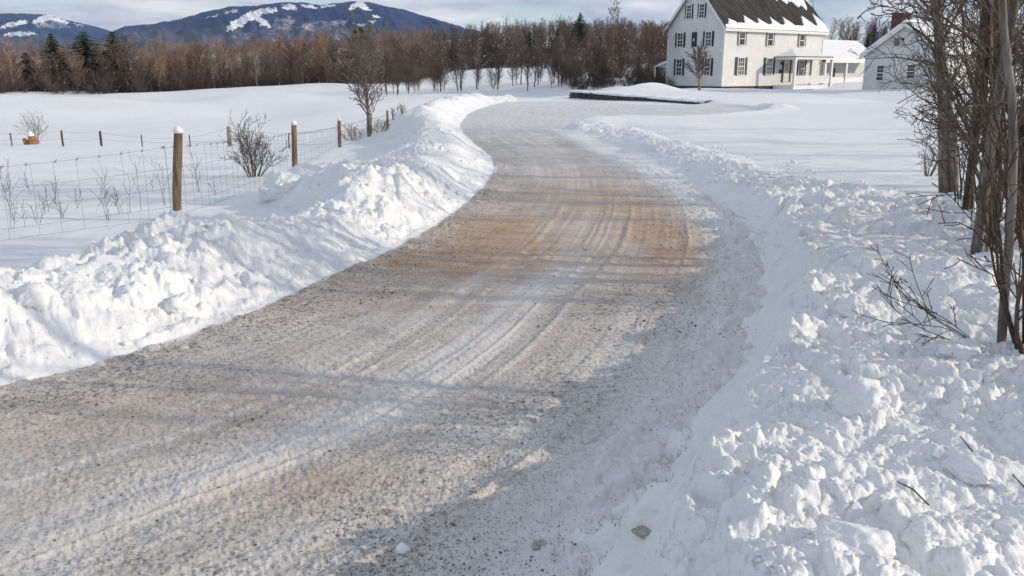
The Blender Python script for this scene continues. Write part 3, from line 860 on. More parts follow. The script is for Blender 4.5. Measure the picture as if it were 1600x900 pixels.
# ---- main farmhouse
RISE = 4.35
house = gable_house('farmhouse', HN, HL_, HW_, WH, RISE, 'two storey white clapboard farmhouse with dark metal roof and shuttered windows', 'house')
gm, fm = wall_map('gable'), wall_map('front')
def roof(house, L, W, H, rise, over, og, mat, thick=.14, seams=True):
    hw = W / 2
    sl = rise / hw
    r = MB()
    for sgn in (0, 1):
        ye = -over if sgn == 0 else W + over
        ze = H - over * sl
        prof = [(-og, ye, ze), (-og, hw, H + rise), (-og, hw, H + rise + thick), (-og, ye, ze + thick)]
        if sgn: prof = [(p[0], p[1], p[2]) for p in prof][::-1]
        r.prism(prof, (L + 2 * og, 0, 0))
    rf = r.build('roof', mat, house)
    rf.location = (0, 0, .01)
    if seams:
        s = MB()
        n = int((L + 2 * og) / .45)
        for i in range(n + 1):
            x = -og + .02 + i * (L + 2 * og - .05) / n
            s.prism([(x, -over, H - over * sl + thick + .002), (x, hw - .02, H + rise - .02 * sl + thick + .002),
                     (x, hw - .02, H + rise - .02 * sl + thick + .06), (x, -over, H - over * sl + thick + .06)], (.03, 0, 0))
        s.build('seam', mat, rf)
    return rf
mrf = roof(house, HL_, HW_, WH, RISE, .38, .35, M['metal'])
# trim: corner boards, fascia, eaves
t_ = MB()
mbox(t_, gm, 0.0, .16, .003, .045, 0.06, WH - .02); mbox(t_, gm, HW_ - .16, HW_, .003, .045, 0.06, WH - .02)
mbox(t_, fm, -.045, .14, .004, .05, 0.06, WH - .3); mbox(t_, fm, HL_ - .16, HL_, .003, .045, .06, WH - .3)
mbox(t_, fm, .145, HL_ - .17, .003, .05, WH - .45, WH - .28)
t_.build('corner_board', M['trim'], house)
ev = MB()
sl = RISE / (HW_ / 2)
mbox(ev, fm, -.34, HL_ + .34, .02, .37, WH - .38 * sl - .13, WH - .38 * sl - .02)
mbox(ev, fm, -.36, HL_ + .36, .375, .42, WH - .38 * sl - .16, WH - .38 * sl + .10)
for ya, yb in ((-.38, HW_ / 2), (HW_ + .38, HW_ / 2)):       # rake boards
    za, zb = WH - .38 * sl, WH + RISE
    ev.prism([(-.352, ya, za - .24), (-.352, yb, zb - .28), (-.352, yb, zb + .12), (-.352, ya, za + .12)] if ya < 0 else
             [(-.352, ya, za + .12), (-.352, yb, zb + .12), (-.352, yb, zb - .28), (-.352, ya, za - .24)], (-.04, 0, 0))
ev.build('eave', M['trim'], house)
# roof snow: ragged slab along the eave and patches by the ridge
def roof_snow(house, rf, u0, u1, topf, botf, H, over, sl, thick=.13, lift=.15, step=.12, name='roof_snow'):
    n = int((u1 - u0) / step)
    b = MB()
    rows = []
    for i in range(n + 1):
        u = u0 + (u1 - u0) * i / n
        a, t = botf(u), topf(u)
        if t < a + .02: t = a + .02
        K = 6
        row = []
        for k in range(K + 1):
            q = a + (t - a) * k / K
            hgt = thick * (1 - (abs(k / K - .4) * 1.6) ** 4) if (t - a) > .05 else 0.01
            hgt = max(hgt, .005)
            y = -over + q
            row.append((u, y, H + y * sl + lift + hgt))
        row.append((u, -over + t, H + (-over + t) * sl + lift - .02))
        row.insert(0, (u, -over + a, H + (-over + a) * sl + lift - .02))
        rows.append(row)
    for r_ in rows: b.v += r_
    K2 = len(rows[0])
    for i in range(n):
        for k in range(K2 - 1):
            a = i * K2 + k
            b.f.append((a, a + K2, a + K2 + 1, a + 1))
    return b.build(name, M['roofsnow'], house, smooth=True)
random.seed(3)
def fing(u, seed=0):
    v = 0
    for (c, w, h) in [(-.1, .5, .75), (.9, .9, .7), (3.6, 1.3, 1.35), (5.6, .9, 1.1), (7.8, .9, 1.45), (10.0, 1.1, 1.55), (13.4, 1.6, 2.0), (15.8, 1.4, 2.6)]:
        c = c * HL_ / 16.3
        d = (u - c) / w
        v = max(v, h * (1 - d) if 0 <= d < 1 else h * max(0, 1 + d * 2.2) if d < 0 else 0)
    return .5 + .55 * v + .12 * mnoise.noise(Vector((u * 2.3, seed, 0)))
roof_snow(house, mrf, -.3, HL_ + .3, lambda u: fing(u) * (.35 if u < .4 else 1), lambda u: .0, WH, .38, sl, lift=.16)
hw_ = HW_ / 2
roof_snow(house, mrf, HL_ * .52, HL_ + .25, lambda u: hw_ + .34, lambda u: hw_ + .3 - 2.1 * max(0, min(1, (u - HL_ * .52) / 2.5)) * (0.65 + .5 * mnoise.noise(Vector((u * 1.1, 5, 0)))) - .3 * (u > HL_ * .8), WH, .38, sl, lift=.16)
# windows of the gable end
for px in (1063, 1107):
    window(house, gm, u_on(px, HN, H_EY, 5), 4.05, 5.4, .72, 'shutter', .26)
for px in (1061, 1105):
    window(house, gm, u_on(px, HN, H_EY, 2), 1.15, 2.75, .72, 'shutter', .28, 1, 1)
for px in (1076.5, 1096.5):
    window(house, gm, u_on(px, HN, H_EY, 7.4), 6.85, 8.15, .62, 'shutter', .16)
v = MB(); uc = u_on(1085, HN, H_EY, 5)
mbox(v, gm, uc - .34, uc + .34, .003, .06, 4.0, 5.45)
for i in range(11): mbox(v, gm, uc - .3, uc + .3, .061, .085, 4.06 + i * .125, 4.12 + i * .125)
v.build('blind_window', M['shutter'], house)
lt = MB(); mbox(lt, gm, uc - .06, uc + .05, .086, .12, 4.55, 4.85); lt.build('wall_bracket', M['trim'], house)
# windows of the front
for px in (1159, 1203, 1252.5):
    window(house, fm, u_on(px, HN, H_EX, 5), 4.15, 5.35, .78, 'shutter2', .2, 0, 0)
for px in (1157, 1201):
    window(house, fm, u_on(px, HN, H_EX, 2), 1.2, 2.85, .92, 'shutter', .36, 2, 1)
window(house, fm, u_on(1251, HN, H_EX, 2), 1.0, 2.6, .9, 'shutter', .3, 0, 0)
# door with its surround
ud = u_on(1228.5, HN, H_EX, 2)
d_ = MB(); mbox(d_, fm, ud - .46, ud + .46, .004, .05, .35, 2.6); door = d_.build('door', M['door'], house)
g_ = MB(); mbox(g_, fm, ud - .25, ud + .25, .051, .062, 1.5, 2.35); g_.build('door_glass', M['glass'], door)
h_ = MB(); mbox(h_, fm, ud + .32, ud + .38, .051, .12, 1.35, 1.43); h_.build('handle', M['found'], door)
for sg in (-1, 1):
    s_ = MB(); mbox(s_, fm, ud + sg * .62 - .13, ud + sg * .62 + .13, .004, .055, .4, 2.65); s_.build('side_panel', M['shutter'], house)
# wall lamp, letterbox, meter
ll = MB(); mbox(ll, fm, ud - 1.05, ud - .93, .003, .16, 2.2, 2.5); ll.build('wall_lamp', M['found'], house)
ml = MB(); mbox(ml, fm, ud - 1.2, ud - .9, .003, .14, 1.35, 1.7); ml.build('letterbox', M['found'], house)
# porch
uL = u_on(1211, HN, H_EX, 3)
dep = 2.5
lo_, hi_ = 0.5, 6.0
for _ in range(40):
    dep = (lo_ + hi_) / 2
    p = (HN[0] + H_EX[0] * (uL) + H_EY[0] * (-dep), HN[1] + H_EX[1] * uL + H_EY[1] * (-dep))
    if proj_px(p[0], p[1], 3)[0] < 1243: lo_ = dep
    else: hi_ = dep
fp = (HN[0] - H_EY[0] * dep, HN[1] - H_EY[1] * dep)
uR = u_on(1300, fp, H_EX, 3)
print('porch', uL, uR, dep)
EZ = 3.0
pr_ = MB()
r1 = EZ + .62
inn = min(1.5, (uR - uL) * .3)
def hip(mb, dz, gr, top):
    a = (uL - gr, -dep - gr, EZ + dz); b_ = (uR + gr, -dep - gr, EZ + dz); c = (uR + gr, -.004, EZ + dz); e = (uL - gr, -.004, EZ + dz)
    t1 = (uL + (uR - uL) * .45, -.004, r1 + dz + top); t2 = (uR - inn, -.004, r1 + dz + top)
    mb.face([a, b_, t2, t1]); mb.face([b_, c, t2]); mb.face([e, a, t1]); mb.face([e, c, b_, a][::-1]); mb.face([c, e, t1, t2])
hip(pr_, 0, .2, 0)
pr_.build('porch_roof', M['metal'], house)
ps = MB(); hip(ps, .05, .16, .22); ps_o = ps.build('porch_snow', M['roofsnow'], house)
bv = ps_o.modifiers.new('soft', 'BEVEL'); bv.width = .12; bv.segments = 3; bv.limit_method = 'NONE'
pb = MB()
pb.box(uL - .1, uR + .1, -dep - .1, -dep + .1, EZ - .26, EZ - .005)
pb.box(uL - .1, uL + .1, -dep + .105, -.01, EZ - .26, EZ - .005)
pb.box(uR - .1, uR + .1, -dep + .105, -.01, EZ - .26, EZ - .005)
pb.build('porch_beam', M['trim'], house)
for x in (uL + .05, uR - .05, (uL + uR) / 2 + .9 if False else uR - .05):
    pass
for (x, y, w) in ((uL, -dep, .12), (uR, -dep, .12), (uR, -.12, .07)):
    c_ = MB()
    c_.box(x - w, x + w, y - w, y + w, 0.05, EZ - .262)
    c_.box(x - w - .04, x + w + .04, y - w - .04, y + w + .04, 0.0, .25) if w > .1 else None
    c_.box(x - w - .04, x + w + .04, y - w - .04, y + w + .04, EZ - .42, EZ - .27) if w > .1 else None
    c_.build('post', M['trim'], house)
rl = MB()
rl.box(uL + .14, uR - .14, -dep - .04, -dep + .04, 1.02, 1.10)
rl.box(uL + .14, uR - .14, -dep - .03, -dep + .03, .30, .36)
x = uL + .2
while x < uR - .2:
    rl.box(x, x + .11, -dep - .02, -dep + .02, .362, 1.018); x += .135
rl.build('railing', M['trim'], house)
dk = MB(); dk.box(uL - .05, uR + .05, -dep, -.005, -.3, .12); dk.build('porch_deck', M['trim'], house)
# bay side / small roof at the back left
bk = MB(); bk.box(-2.2, -.05 + .0, HW_ - 2.4, HW_ - .2, -.3, 2.5)
# small rear lean-to seen left of the gable
sh_ = MB(); sh_.prism([(.4, HW_ + .01, 2.5), (.4, HW_ + 2.4, 2.0), (.4, HW_ + 2.4, 2.2), (.4, HW_ + .01, 2.75)], (3.0, 0, 0)); sh_.build('rear_porch_roof', M['roofsnow'], house)
for y in (HW_ + 2.25,):
    for xx in (.5, 3.2):
        c_ = MB(); c_.box(xx, xx + .12, y, y + .12, -.2, 2.0); c_.build('rear_post', M['trim'], house)

# ---- connector and garage wing
GN = pd(1470, 112, 78 - 5.6)
gl_org = pd(1350, 112, 78)
GW_dir = (-H_EY[0], -H_EY[1])
GW = u_on(1471, gl_org, GW_dir, 2)
GN = (gl_org[0] + GW_dir[0] * GW, gl_org[1] + GW_dir[1] * GW, 0.22)
GH, GRISE = 3.2, 2.45
wing = gable_house('garage_wing', GN, 9.0, GW, GH, GRISE, 'single storey white gabled wing with brick chimney right of the farmhouse', 'outbuilding')
roof(wing, 9.0, GW, GH, GRISE, .4, .3, M['metal'], seams=False)
gsl = GRISE / (GW / 2)
roof_snow(wing, None, -.28, 9.2, lambda u: GW / 2 + .4 - .02, lambda u: 0.0, GH, .4, gsl, thick=.2, lift=.15)
# far slope snow
fs_ = MB(); fs_.prism([(-.28, GW + .42, GH - .42 * gsl + .16), (-.28, GW + .42, GH - .42 * gsl + .34), (-.28, GW / 2, GH + GRISE + .36), (-.28, GW / 2, GH + GRISE + .16)], (9.4, 0, 0))
fs_.build('roof_snow', M['roofsnow'], wing)
rk = MB()
for ya, yb in ((-.4, GW / 2), (GW + .4, GW / 2)):
    za, zb = GH - .4 * gsl, GH + GRISE
    pr__ = [(-.302, ya, za - .2), (-.302, yb, zb - .24), (-.302, yb, zb + .14), (-.302, ya, za + .14)]
    rk.prism(pr__ if ya < 0 else pr__[::-1], (-.04, 0, 0))
mbox(rk, gm, 0, .14, .003, .04, .06, GH - .02); mbox(rk, gm, GW - .14, GW, .003, .04, .06, GH - .02)
rk.build('rake_board', M['trim'], wing)
uw = GW - u_on(1376, gl_org, GW_dir, 2)
window(wing, gm, uw, .95, 2.2, .62, None, nv=0)
window(wing, gm, GW - u_on(1424, gl_org, GW_dir, 2), 1.15, 2.25, .7, None, .3, 0)
vv = MB(); uu = GW - u_on(1401, gl_org, GW_dir, 4); mbox(vv, gm, uu - .24, uu + .24, .003, .06, 3.85, 4.5); vv.build('gable_vent', M['shutter2'], wing)
vv = MB(); uu2 = GW - u_on(1410, gl_org, GW_dir, 4); mbox(vv, gm, uu2 - .09, uu2 + .09, .003, .16, 4.3, 4.5); vv.build('flood_lamp', M['found'], wing)
ch = MB(); cy_ = GW / 2 + 1.45
ch.box(.9, 2.2, cy_ - .55, cy_ + .55, GH + GRISE - 2.2, GH + GRISE + .9)
ch.box(.83, 2.27, cy_ - .62, cy_ + .62, GH + GRISE + .9, GH + GRISE + 1.04)
ch.build('chimney', M['brick'], wing)
# connector between the house and the wing (its own frame starts at the house front right corner)
cpt = (HN[0] + H_EX[0] * (HL_ + .02), HN[1] + H_EX[1] * (HL_ + .02), .4)
conn = empty('breezeway', cpt, HA, 'low snow roofed breezeway with open porch joining the farmhouse and the wing', 'outbuilding')
CLn = 11.0
cw = MB(); cw.box(0.02, CLn, 1.6, 5.5, -.3, 2.65); cw.build('wall', M['clap'], conn)
cr_ = MB()
CE, CR_ = 2.75, 4.75
cr_.prism([(0.02, -.5, CE - .1), (.02, 3.2, CR_), (.02, 3.2, CR_ + .12), (.02, -.5, CE)], (CLn, 0, 0))
cr_.prism([(0.02, 3.2, CR_), (.02, 6.6, CE - .1), (.02, 6.6, CE), (.02, 3.2, CR_ + .12)], (CLn, 0, 0))
cr_.build('roof', M['metal'], conn)
cs = MB()
cs.prism([(0.03, -.48, CE + .01), (.03, 3.2, CR_ + .13), (.03, 3.2, CR_ + .38), (.03, -.46, CE + .22)], (CLn - .02, 0, 0))
cs.build('roof_snow', M['roofsnow'], conn)
cf = MB(); cf.box(.02, CLn, -.54, -.505, CE - .28, CE + .02); cf.build('fascia', M['trim'], conn)
for xx in (.25, u_on(1321.5, (cpt[0] + H_EY[0] * -.3, cpt[1] + H_EY[1] * -.3), H_EX, 2)):
    c_ = MB(); c_.box(xx - .14, xx + .14, -.42, -.14, -.1, CE - .285); c_.build('post', M['trim'], conn)
rr_ = MB(); rr_.box(.4, CLn, -.33, -.25, .82, .9); rr_.box(.4, CLn, -.32, -.26, .08, .816); rr_.build('railing', M['trim'], conn)
cd = MB(); cd.box(1.6, 2.4, 1.54, 1.597, 1.0, 2.2); cd.build('window', M['glass'], conn)
cd = MB(); cd.box(4.6, 4.9, 1.54, 1.597, .9, 1.9); cd.build('wall_box', M['shutter'], conn)
bx_ = MB(); bx_.box(1.3, 2.3, .6, 1.2, .1, 1.1); bx_.build('porch_box', M['shutter'], conn)

# ------------------------------------------------------------------ stone wall before the lawn
sw = empty('stone_wall', (LAWN[0][0], LAWN[0][1], 0), math.atan2(LWd[1], LWd[0]), 'low dark dry stone wall holding back the snowy lawn below the house', 'stone wall')
rng = random.Random(5)
mb = MB()
for course in range(5):
    x = -.2 + rng.uniform(0, .2)
    while x < LWl + .4:
        w = rng.uniform(.25, .65)
        h = .15
        fade = max(0, 1 - x / (LWl + .5))
        z = -.12 + course * .15
        if z > .42 * (.15 + .85 * fade) - .02: break
        d_off = rng.uniform(-.05, .05)
        n0 = len(mb.v)
        mb.box(x, x + w - .02, -.28 + d_off, .25, z, z + h - .01)
        for i in range(n0, len(mb.v)):
            a, b_, c = mb.v[i]
            mb.v[i] = (a + rng.uniform(-.03, .03), b_ + rng.uniform(-.03, .03), c + rng.uniform(-.02, .02))
        x += w
mb.build('stones', M['stone'], sw)
cap = MB()
n0 = 0
K = 90
rows = []
for i in range(K + 1):
    x = -.3 + (LWl + 1.2) * i / K
    fade = max(0, 1 - x / (LWl + .5))
    tz = max(.0, .44 * (.15 + .85 * fade)) + .06
    e = -.26 + .05 * mnoise.noise(Vector((x * 2.1, 0, 3)))
    tt = .10 + .05 * mnoise.noise(Vector((x * 1.3, 7, 3)))
    rows.append([(x, e, tz), (x, e - .03, tz + tt * .5), (x, e + .08, tz + tt), (x, .1, tz + tt + .05), (x, .8, tz + tt + .02), (x, .85, tz - .1)])
for r_ in rows: cap.v += r_
for i in range(K):
    for k in range(5):
        a = i * 6 + k
        cap.f.append((a, a + 6, a + 7, a + 1))
cap.build('snow_cap', M['roofsnow'], sw, smooth=True)

# ------------------------------------------------------------------ trees
def grow(mb, p, d, length, rad, lvl, maxl, rng, P):
    """one limb and its children; P holds the habit of the tree"""
    n = P['seg'][min(lvl, len(P['seg']) - 1)]
    wob = P['wob'][min(lvl, len(P['wob']) - 1)]
    trop = P['trop'][min(lvl, len(P['trop']) - 1)]
    pts, rads = [tuple(p)], [rad]
    cur, dr_ = Vector(p), Vector(d).normalized()
    dirs = [dr_.copy()]
    for i in range(n):
        dr_ = dr_ + Vector((rng.gauss(0, wob), rng.gauss(0, wob), rng.gauss(0, wob) + trop))
        dr_.normalize()
        cur = cur + dr_ * (length / n)
        pts.append(tuple(cur)); dirs.append(dr_.copy())
        t = (i + 1) / n
        rads.append(max(rad * (1 - t * P['taper'][min(lvl, len(P['taper']) - 1)]), P['rmin']))
    target = mb if not isinstance(mb, dict) else (mb['trunk'] if lvl == 0 else mb['branches'])
    target.tube(pts, rads, P['sides'][min(lvl, len(P['sides']) - 1)], cap=(lvl == 0))
    if lvl >= maxl: return
    nc = P['kids'][lvl]
    f0 = P['start'][min(lvl, len(P['start']) - 1)]
    for c in range(nc):
        f = f0 + (1 - f0) * ((c + rng.random()) / nc) * .98
        k = f * n
        i = min(int(k), n - 1)
        q = Vector(pts[i]).lerp(Vector(pts[i + 1]), k - i)
        dd_ = dirs[i]
        az = rng.uniform(0, 2 * math.pi) if lvl > 0 else c * 2.4 + rng.uniform(-.4, .4)
        spread = R(rng.uniform(*P['ang'][min(lvl, len(P['ang']) - 1)]))
        perp = dd_.orthogonal().normalized()
        perp.rotate(__import__('mathutils').Quaternion(dd_, az))
        nd_ = dd_ * math.cos(spread) + perp * math.sin(spread)
        if P.get('bias') and lvl == 0: nd_ = (nd_ + Vector(P['bias'])).normalized()
        ln = length * P['len'][min(lvl, len(P['len']) - 1)] * rng.uniform(.6, 1.15) * (1 - P['short'] * f)
        if lvl == 0 and P.get('low'): ln *= min(1, P['low'] + 1.7 * f)
        rr = rads[i] * P['rk'][min(lvl, len(P['rk']) - 1)] * rng.uniform(.7, 1.1)
        grow(mb, q, nd_, ln, max(rr, P['rmin']), lvl + 1, maxl, rng, P)
def habit(**kw):
    P = dict(seg=[8, 5, 4, 3], wob=[.05, .12, .16, .2], trop=[.02, .05, .03, .02], taper=[.85, .8, .8, .8], sides=[8, 5, 4, 3], kids=[12, 6, 4, 3],
             start=[.25, .2, .2], ang=[(35, 60), (25, 55), (25, 60)], len=[.5, .5, .5], short=.55, rk=[.45, .55, .6], rmin=.003)
    P.update(kw); return P
def tree(name, base, height, rad, seed, P, mt, mbk, label, cat='tree', group=None, lean=(0, 0), maxl=3, trunk_only=False):
    root = empty(name, base, 0, label, cat, group)
    parts = {'trunk': MB(), 'branches': MB()}
    grow(parts, (0, 0, -.15), (lean[0], lean[1], 1), height, rad, 0, maxl, random.Random(seed), P)
    parts['trunk'].build('trunk', mt, root, smooth=True)
    if parts['branches'].v: parts['branches'].build('branches', mbk, root, smooth=True)
    return root
def shrub(name, base, seed, n, h, spread, rad, mat, label, cat='shrub', group=None, lvl=2, kids=(4, 3), wob=.12, dirbias=(0, 0), rmin=.0025):
    root = empty(name, base, 0, label, cat, group)
    b = MB(); rng = random.Random(seed)
    P = habit(seg=[6, 4, 3], wob=[wob, wob * 1.3, wob * 1.5], trop=[.02, .03, .02], kids=list(kids) + [2], sides=[5, 4, 3], start=[.3, .3], ang=[(20, 50), (25, 55)], len=[.5, .5], rk=[.6, .65], rmin=rmin, short=.4)
    for i in range(n):
        an = rng.uniform(0, 6.283)
        k = rng.uniform(0, spread)
        grow(b, (math.cos(an) * .12 * k, math.sin(an) * .12 * k, -.08), (math.cos(an) * k + dirbias[0], math.sin(an) * k + dirbias[1], 1), h * rng.uniform(.55, 1.05), rad * rng.uniform(.6, 1.1), 0, lvl, rng, P)
    b.build('stems', mat, root, smooth=True)
    return root
def at(px, py, z=None):
    """place on the snow seen at photo pixel px,py"""
    z = 0.0 if z is None else z
    for _ in range(12):
        p = pz(px, py, z)
        z = .5 * z + .5 * gzs(p[0], p[1])
    return (p[0], p[1], gz(p[0], p[1]))

# --- right-hand group beside the bank
P_big = habit(low=.25, seg=[16, 9, 6, 4], wob=[.04, .10, .16, .2], trop=[.01, .012, .0, 0], kids=[26, 9, 5], start=[.22, .15, .15], ang=[(35, 70), (25, 55), (25, 60)],
              len=[.36, .42, .45], short=.25, rk=[.36, .5, .55], rmin=.0035, sides=[12, 6, 4, 3], taper=[.6, .85, .85, .85])
b1 = at(1478, 300)
tree('bare_tree', b1, 7.5, .075, 11, dict(P_big, low=.3, bias=(-.22, .1, .45), kids=[44, 10, 5], start=[.14, .12, .12], len=[.25, .42, .45], rk=[.20, .5, .55], rmin=.0026), M['bark'], M['twig'], 'grey twin trunk tree with sweeping bare branches left of the thicket', lean=(-.10, 0))
b2 = at(1497, 302)
tree('bare_tree', (b2[0], b2[1] + .05, b2[2]), 7.0, .058, 12, dict(P_big, kids=[34, 8, 4], start=[.1, .15, .15], bias=(.0, .2, 0)), M['bark'], M['twig'], 'slimmer grey tree close against the right side of the twin trunk tree', lean=(-.09, 0))
P_sap = habit(seg=[14, 6, 4, 3], wob=[.05, .1, .15, .2], trop=[.01, .06, .03, 0], kids=[20, 5, 4], start=[.3, .2, .2], ang=[(25, 55), (25, 55), (25, 60)], len=[.24, .45, .5], short=.35,
              rk=[.35, .55, .6], rmin=.0022, sides=[8, 5, 4, 3], taper=[.55, .85, .85, .85])
b3 = at(1525, 398)
tree('bare_tree', b3, 6.0, .042, 23, dict(P_big, kids=[34, 8, 5], start=[.1, .15]), M['bark'], M['twig'], 'straight grey tree directly behind the slim golden sapling', lean=(-.12, 0))
b3g = (b3[0] + .03, b3[1] - .12, gz(b3[0] + .03, b3[1] - .12))
tree('sapling', b3g, 4.5, .011, 21, P_sap, M['orange'], M['orange'], 'slim golden barked sapling catching the sun in front of the thicket', lean=(-.10, 0))
b4 = at(1566, 556)
tree('sapling', b4, 4.0, .024, 22, dict(P_sap, kids=[18, 5, 3]), M['bark'], M['twig'], 'thin grey sapling nearest the camera at the right edge of the bank', lean=(-.13, 0.02))
b5 = at(1542, 352)
tree('bare_tree', b5, 6.5, .06, 31, dict(P_big, kids=[40, 9, 5], start=[.08, .12], bias=(.1, -.1, 0)), M['barkdk'], M['twig'], 'dark brown tree just behind the golden sapling', lean=(-.10, 0))
b6 = at(1592, 365)
tree('bare_tree', b6, 6.5, .095, 32, dict(P_big, kids=[40, 9, 5], start=[.08, .12], bias=(-.1, 0, 0)), M['barkdk'], M['twig'], 'thick dark trunk at the right edge of the picture', lean=(-.13, 0))
for i, (px, py, h, n, mat, lab) in enumerate([
        (1600, 560, 1.7, 16, 'barkdk', 'tangle of dark upright stems at the foot of the grey sapling'),
        (1560, 390, 2.2, 11, 'twig', 'tall brush of thin stems between the golden sapling and the thick dark trunk'),
        (1612, 400, 2.6, 15, 'barkdk', 'rust brown brush around the thick dark trunk'),
        (1500, 330, 1.5, 8, 'twig', 'low brush at the foot of the twin trunk tree'),
        (1450, 275, .8, 8, 'twig', 'small twiggy shrub on the snow left of the twin trunk tree')]):
    b = at(px, py)
    shrub('brush', b, 50 + i, n, h, .5, .013, M[mat], lab, 'shrub', None, 2, (6, 4), .14)
rng = random.Random(63)
for i in range(9):
    px = 1508 + 11.5 * i; py = rng.uniform(318, 372)
    b = at(px, py)
    tree('thicket_stem', b, rng.uniform(4.2, 5.5), rng.uniform(.016, .038), 640 + i, dict(P_sap, kids=[26, 5, 3], start=[.1, .2, .2], len=[.2, .45, .5]), M[rng.choice(('barkdk', 'bark', 'bark', 'barkdk'))], M['twig'],
         'thin upright stem in the dense roadside thicket', 'young tree', 'thin stems of the roadside thicket', lean=(-.11 + rng.uniform(-.05, .05), 0))
b = at(1555, 545)
shrub('brush', b, 70, 4, 1.0, .45, .0048, M['barkdk'], 'thin arching branches reaching left over the bank from the grey sapling', 'shrub', None, 2, (5, 3), .1, (-1.5, .3), .0022)
# trees standing further along the verge out of the frame, whose shadows cross the road
for i, (x, y, h) in enumerate([(7.6, 3.4, 7), (9.2, 6.6, 6), (14, 1.6, 8), (13.5, 11.0, 9), (15.5, 13.5, 10), (17.5, 16.5, 9), (20, 19.0, 10), (24, 24, 11)]):
    tree('verge_tree', (x, y, gzs(x, y)), h, .055 if i < 3 else .11, 80 + i, dict(P_big, kids=[12, 5, 3] if i < 3 else [26, 9, 4], rmin=.0035 if i < 3 else .009), M['bark'], M['twig'], 'bare grey tree on the verge beyond the right edge of the picture', group='verge trees beyond the right edge')

# --- left side
b = at(577, 213)
P_y = habit(seg=[10, 7, 5, 3], wob=[.03, .07, .12, .2], trop=[.01, .03, .02, .02], kids=[44, 8, 4], start=[.2, .15, .2], ang=[(26, 52), (20, 48), (25, 60)], len=[.46, .45, .45], short=.42,
            rk=[.4, .5, .6], rmin=.009, sides=[8, 5, 3, 3], taper=[.88, .85, .85, .85])
tree('young_tree', b, 3.75, .075, 41, P_y, M['bark'], M['bark'], 'young bare tree with fanned crown beside the fence line', lean=(-.02, 0))
b = at(397, 276)
shrub('shrub', b, 43, 24, 1.2, 1.0, .014, M['twig'], 'bare spreading shrub between the two nearest snow capped fence posts', 'shrub', None, 2, (6, 4), .12, rmin=.004)
for i, (px, py, h, n, lab) in enumerate([(614, 187, .75, 6, 'tiny bare shrub just beyond the last fence post'), (630, 186, .8, 7, 'tiny upright shrub right of the last fence post at the bank')]):
    shrub('shrub', at(px, py), 90 + i, n, h, .4, .014, M['twig'], lab, 'shrub', None, 1, (5,), .1, rmin=.007)
shrub('bramble', at(552, 219), 95, 16, .75, 1.5, .009, M['orange'], 'low reddish brambles lying along the fence left of the young tree', 'shrub', None, 1, (6,), .2, (-.4, .1), .006)
shrub('bramble', at(596, 206), 96, 14, .7, 1.3, .009, M['orange'], 'low reddish brambles behind the foot of the young tree', 'shrub', None, 1, (6,), .2, (.3, .1), .006)
shrub('shrub', at(58, 222), 97, 15, 1.35, .6, .007, M['bark'], 'pale wispy shrub behind the broken stump in the left field', 'shrub', None, 2, (5, 3), .12, rmin=.0035)
# broken stump with a snow cap
b = at(50, 223)
st = empty('stump', b, .3, 'short broken orange brown stump with a pointed snow cap in the left field', 'stump')
st.scale = (.82, .82, .85)
s_ = MB(); rng = random.Random(2)
s_.tube([(0, 0, -.1), (.02, 0, .12), (.0, .02, .28), (-.03, .02, .44)], [.27, .24, .20, .12], 9, True, .18, rng)
s_.tube([(-.22, 0, -.05), (-.3, .02, .2), (-.36, 0, .30)], [.12, .1, .06], 6, True, .15, rng)
s_.build('wood', M['stump'], st)
c_ = MB(); c_.tube([(-.03, .02, .40), (-.03, .02, .45), (-.03, .02, .52), (-.03, .02, .60), (-.03, .02, .64)], [.15, .16, .12, .06, .01], 9, True, .08, rng); c_.build('snow_cap', M['roofsnow'], st, True)

# weeds along the near fence
rng = random.Random(17)
wspots = [(10, 300), (47, 305), (62, 348), (38, 355), (84, 312), (22, 345), (100, 340), (145, 330), (182, 322), (190, 335), (222, 328), (240, 300), (205, 335), (170, 345), (258, 322), (310, 300), (340, 305), (15, 358), (120, 325), (72, 330)]
for i, (px, py) in enumerate(wspots):
    shrub('dry_weed', at(px, py), 120 + i, rng.choice((1, 2, 2, 3)), rng.uniform(.4, .95), .22, .0045, M['twig'], 'thin dry weed stalk poking through the snow by the wire fence', 'weed', 'dry weeds along the wire fence', 1, (5,), .1, rmin=.002)

# --- little tree before the house, tree left of the house, tall spire tree
b = at(1093, 141, .4)
P_l = habit(seg=[7, 6, 5, 3], wob=[.05, .08, .1, .2], trop=[.02, .05, .04, .02], kids=[26, 8, 5], start=[.30, .15, .15], ang=[(22, 66), (15, 40), (20, 50)], len=[.86, .5, .5], short=.45,
            rk=[.5, .55, .6], rmin=.014, sides=[8, 4, 3, 3], taper=[.9, .85, .85, .85])
tree('ornamental_tree', b, 3.2, .15, 61, P_l, M['orange'], M['twig'], 'small rounded bare tree on the lawn before the house gable', lean=(.03, 0))
P_m = dict(P_l, rmin=.022, len=[.55, .5, .5], kids=[24, 8, 5], ang=[(30, 60), (20, 45), (20, 50)])
p = pd(1012, 129, 92)
tree('bare_tree', (p[0], p[1], gz(p[0], p[1])), 6.2, .22, 62, P_m, M['barkdk'], M['far'], 'spreading bare tree behind the snow mound left of the farmhouse')
p = pd(957, 125, 105)
tree('bare_tree', (p[0], p[1], gz(p[0], p[1])), 8.9, .085, 63, dict(P_m, kids=[48, 5, 3], len=[.15, .5, .5], short=.1, start=[.12, .2], wob=[.015, .1, .1, .1], rmin=.018), M['far'], M['far'], 'tall slender tree with pale trunk topped above the hillside woods')

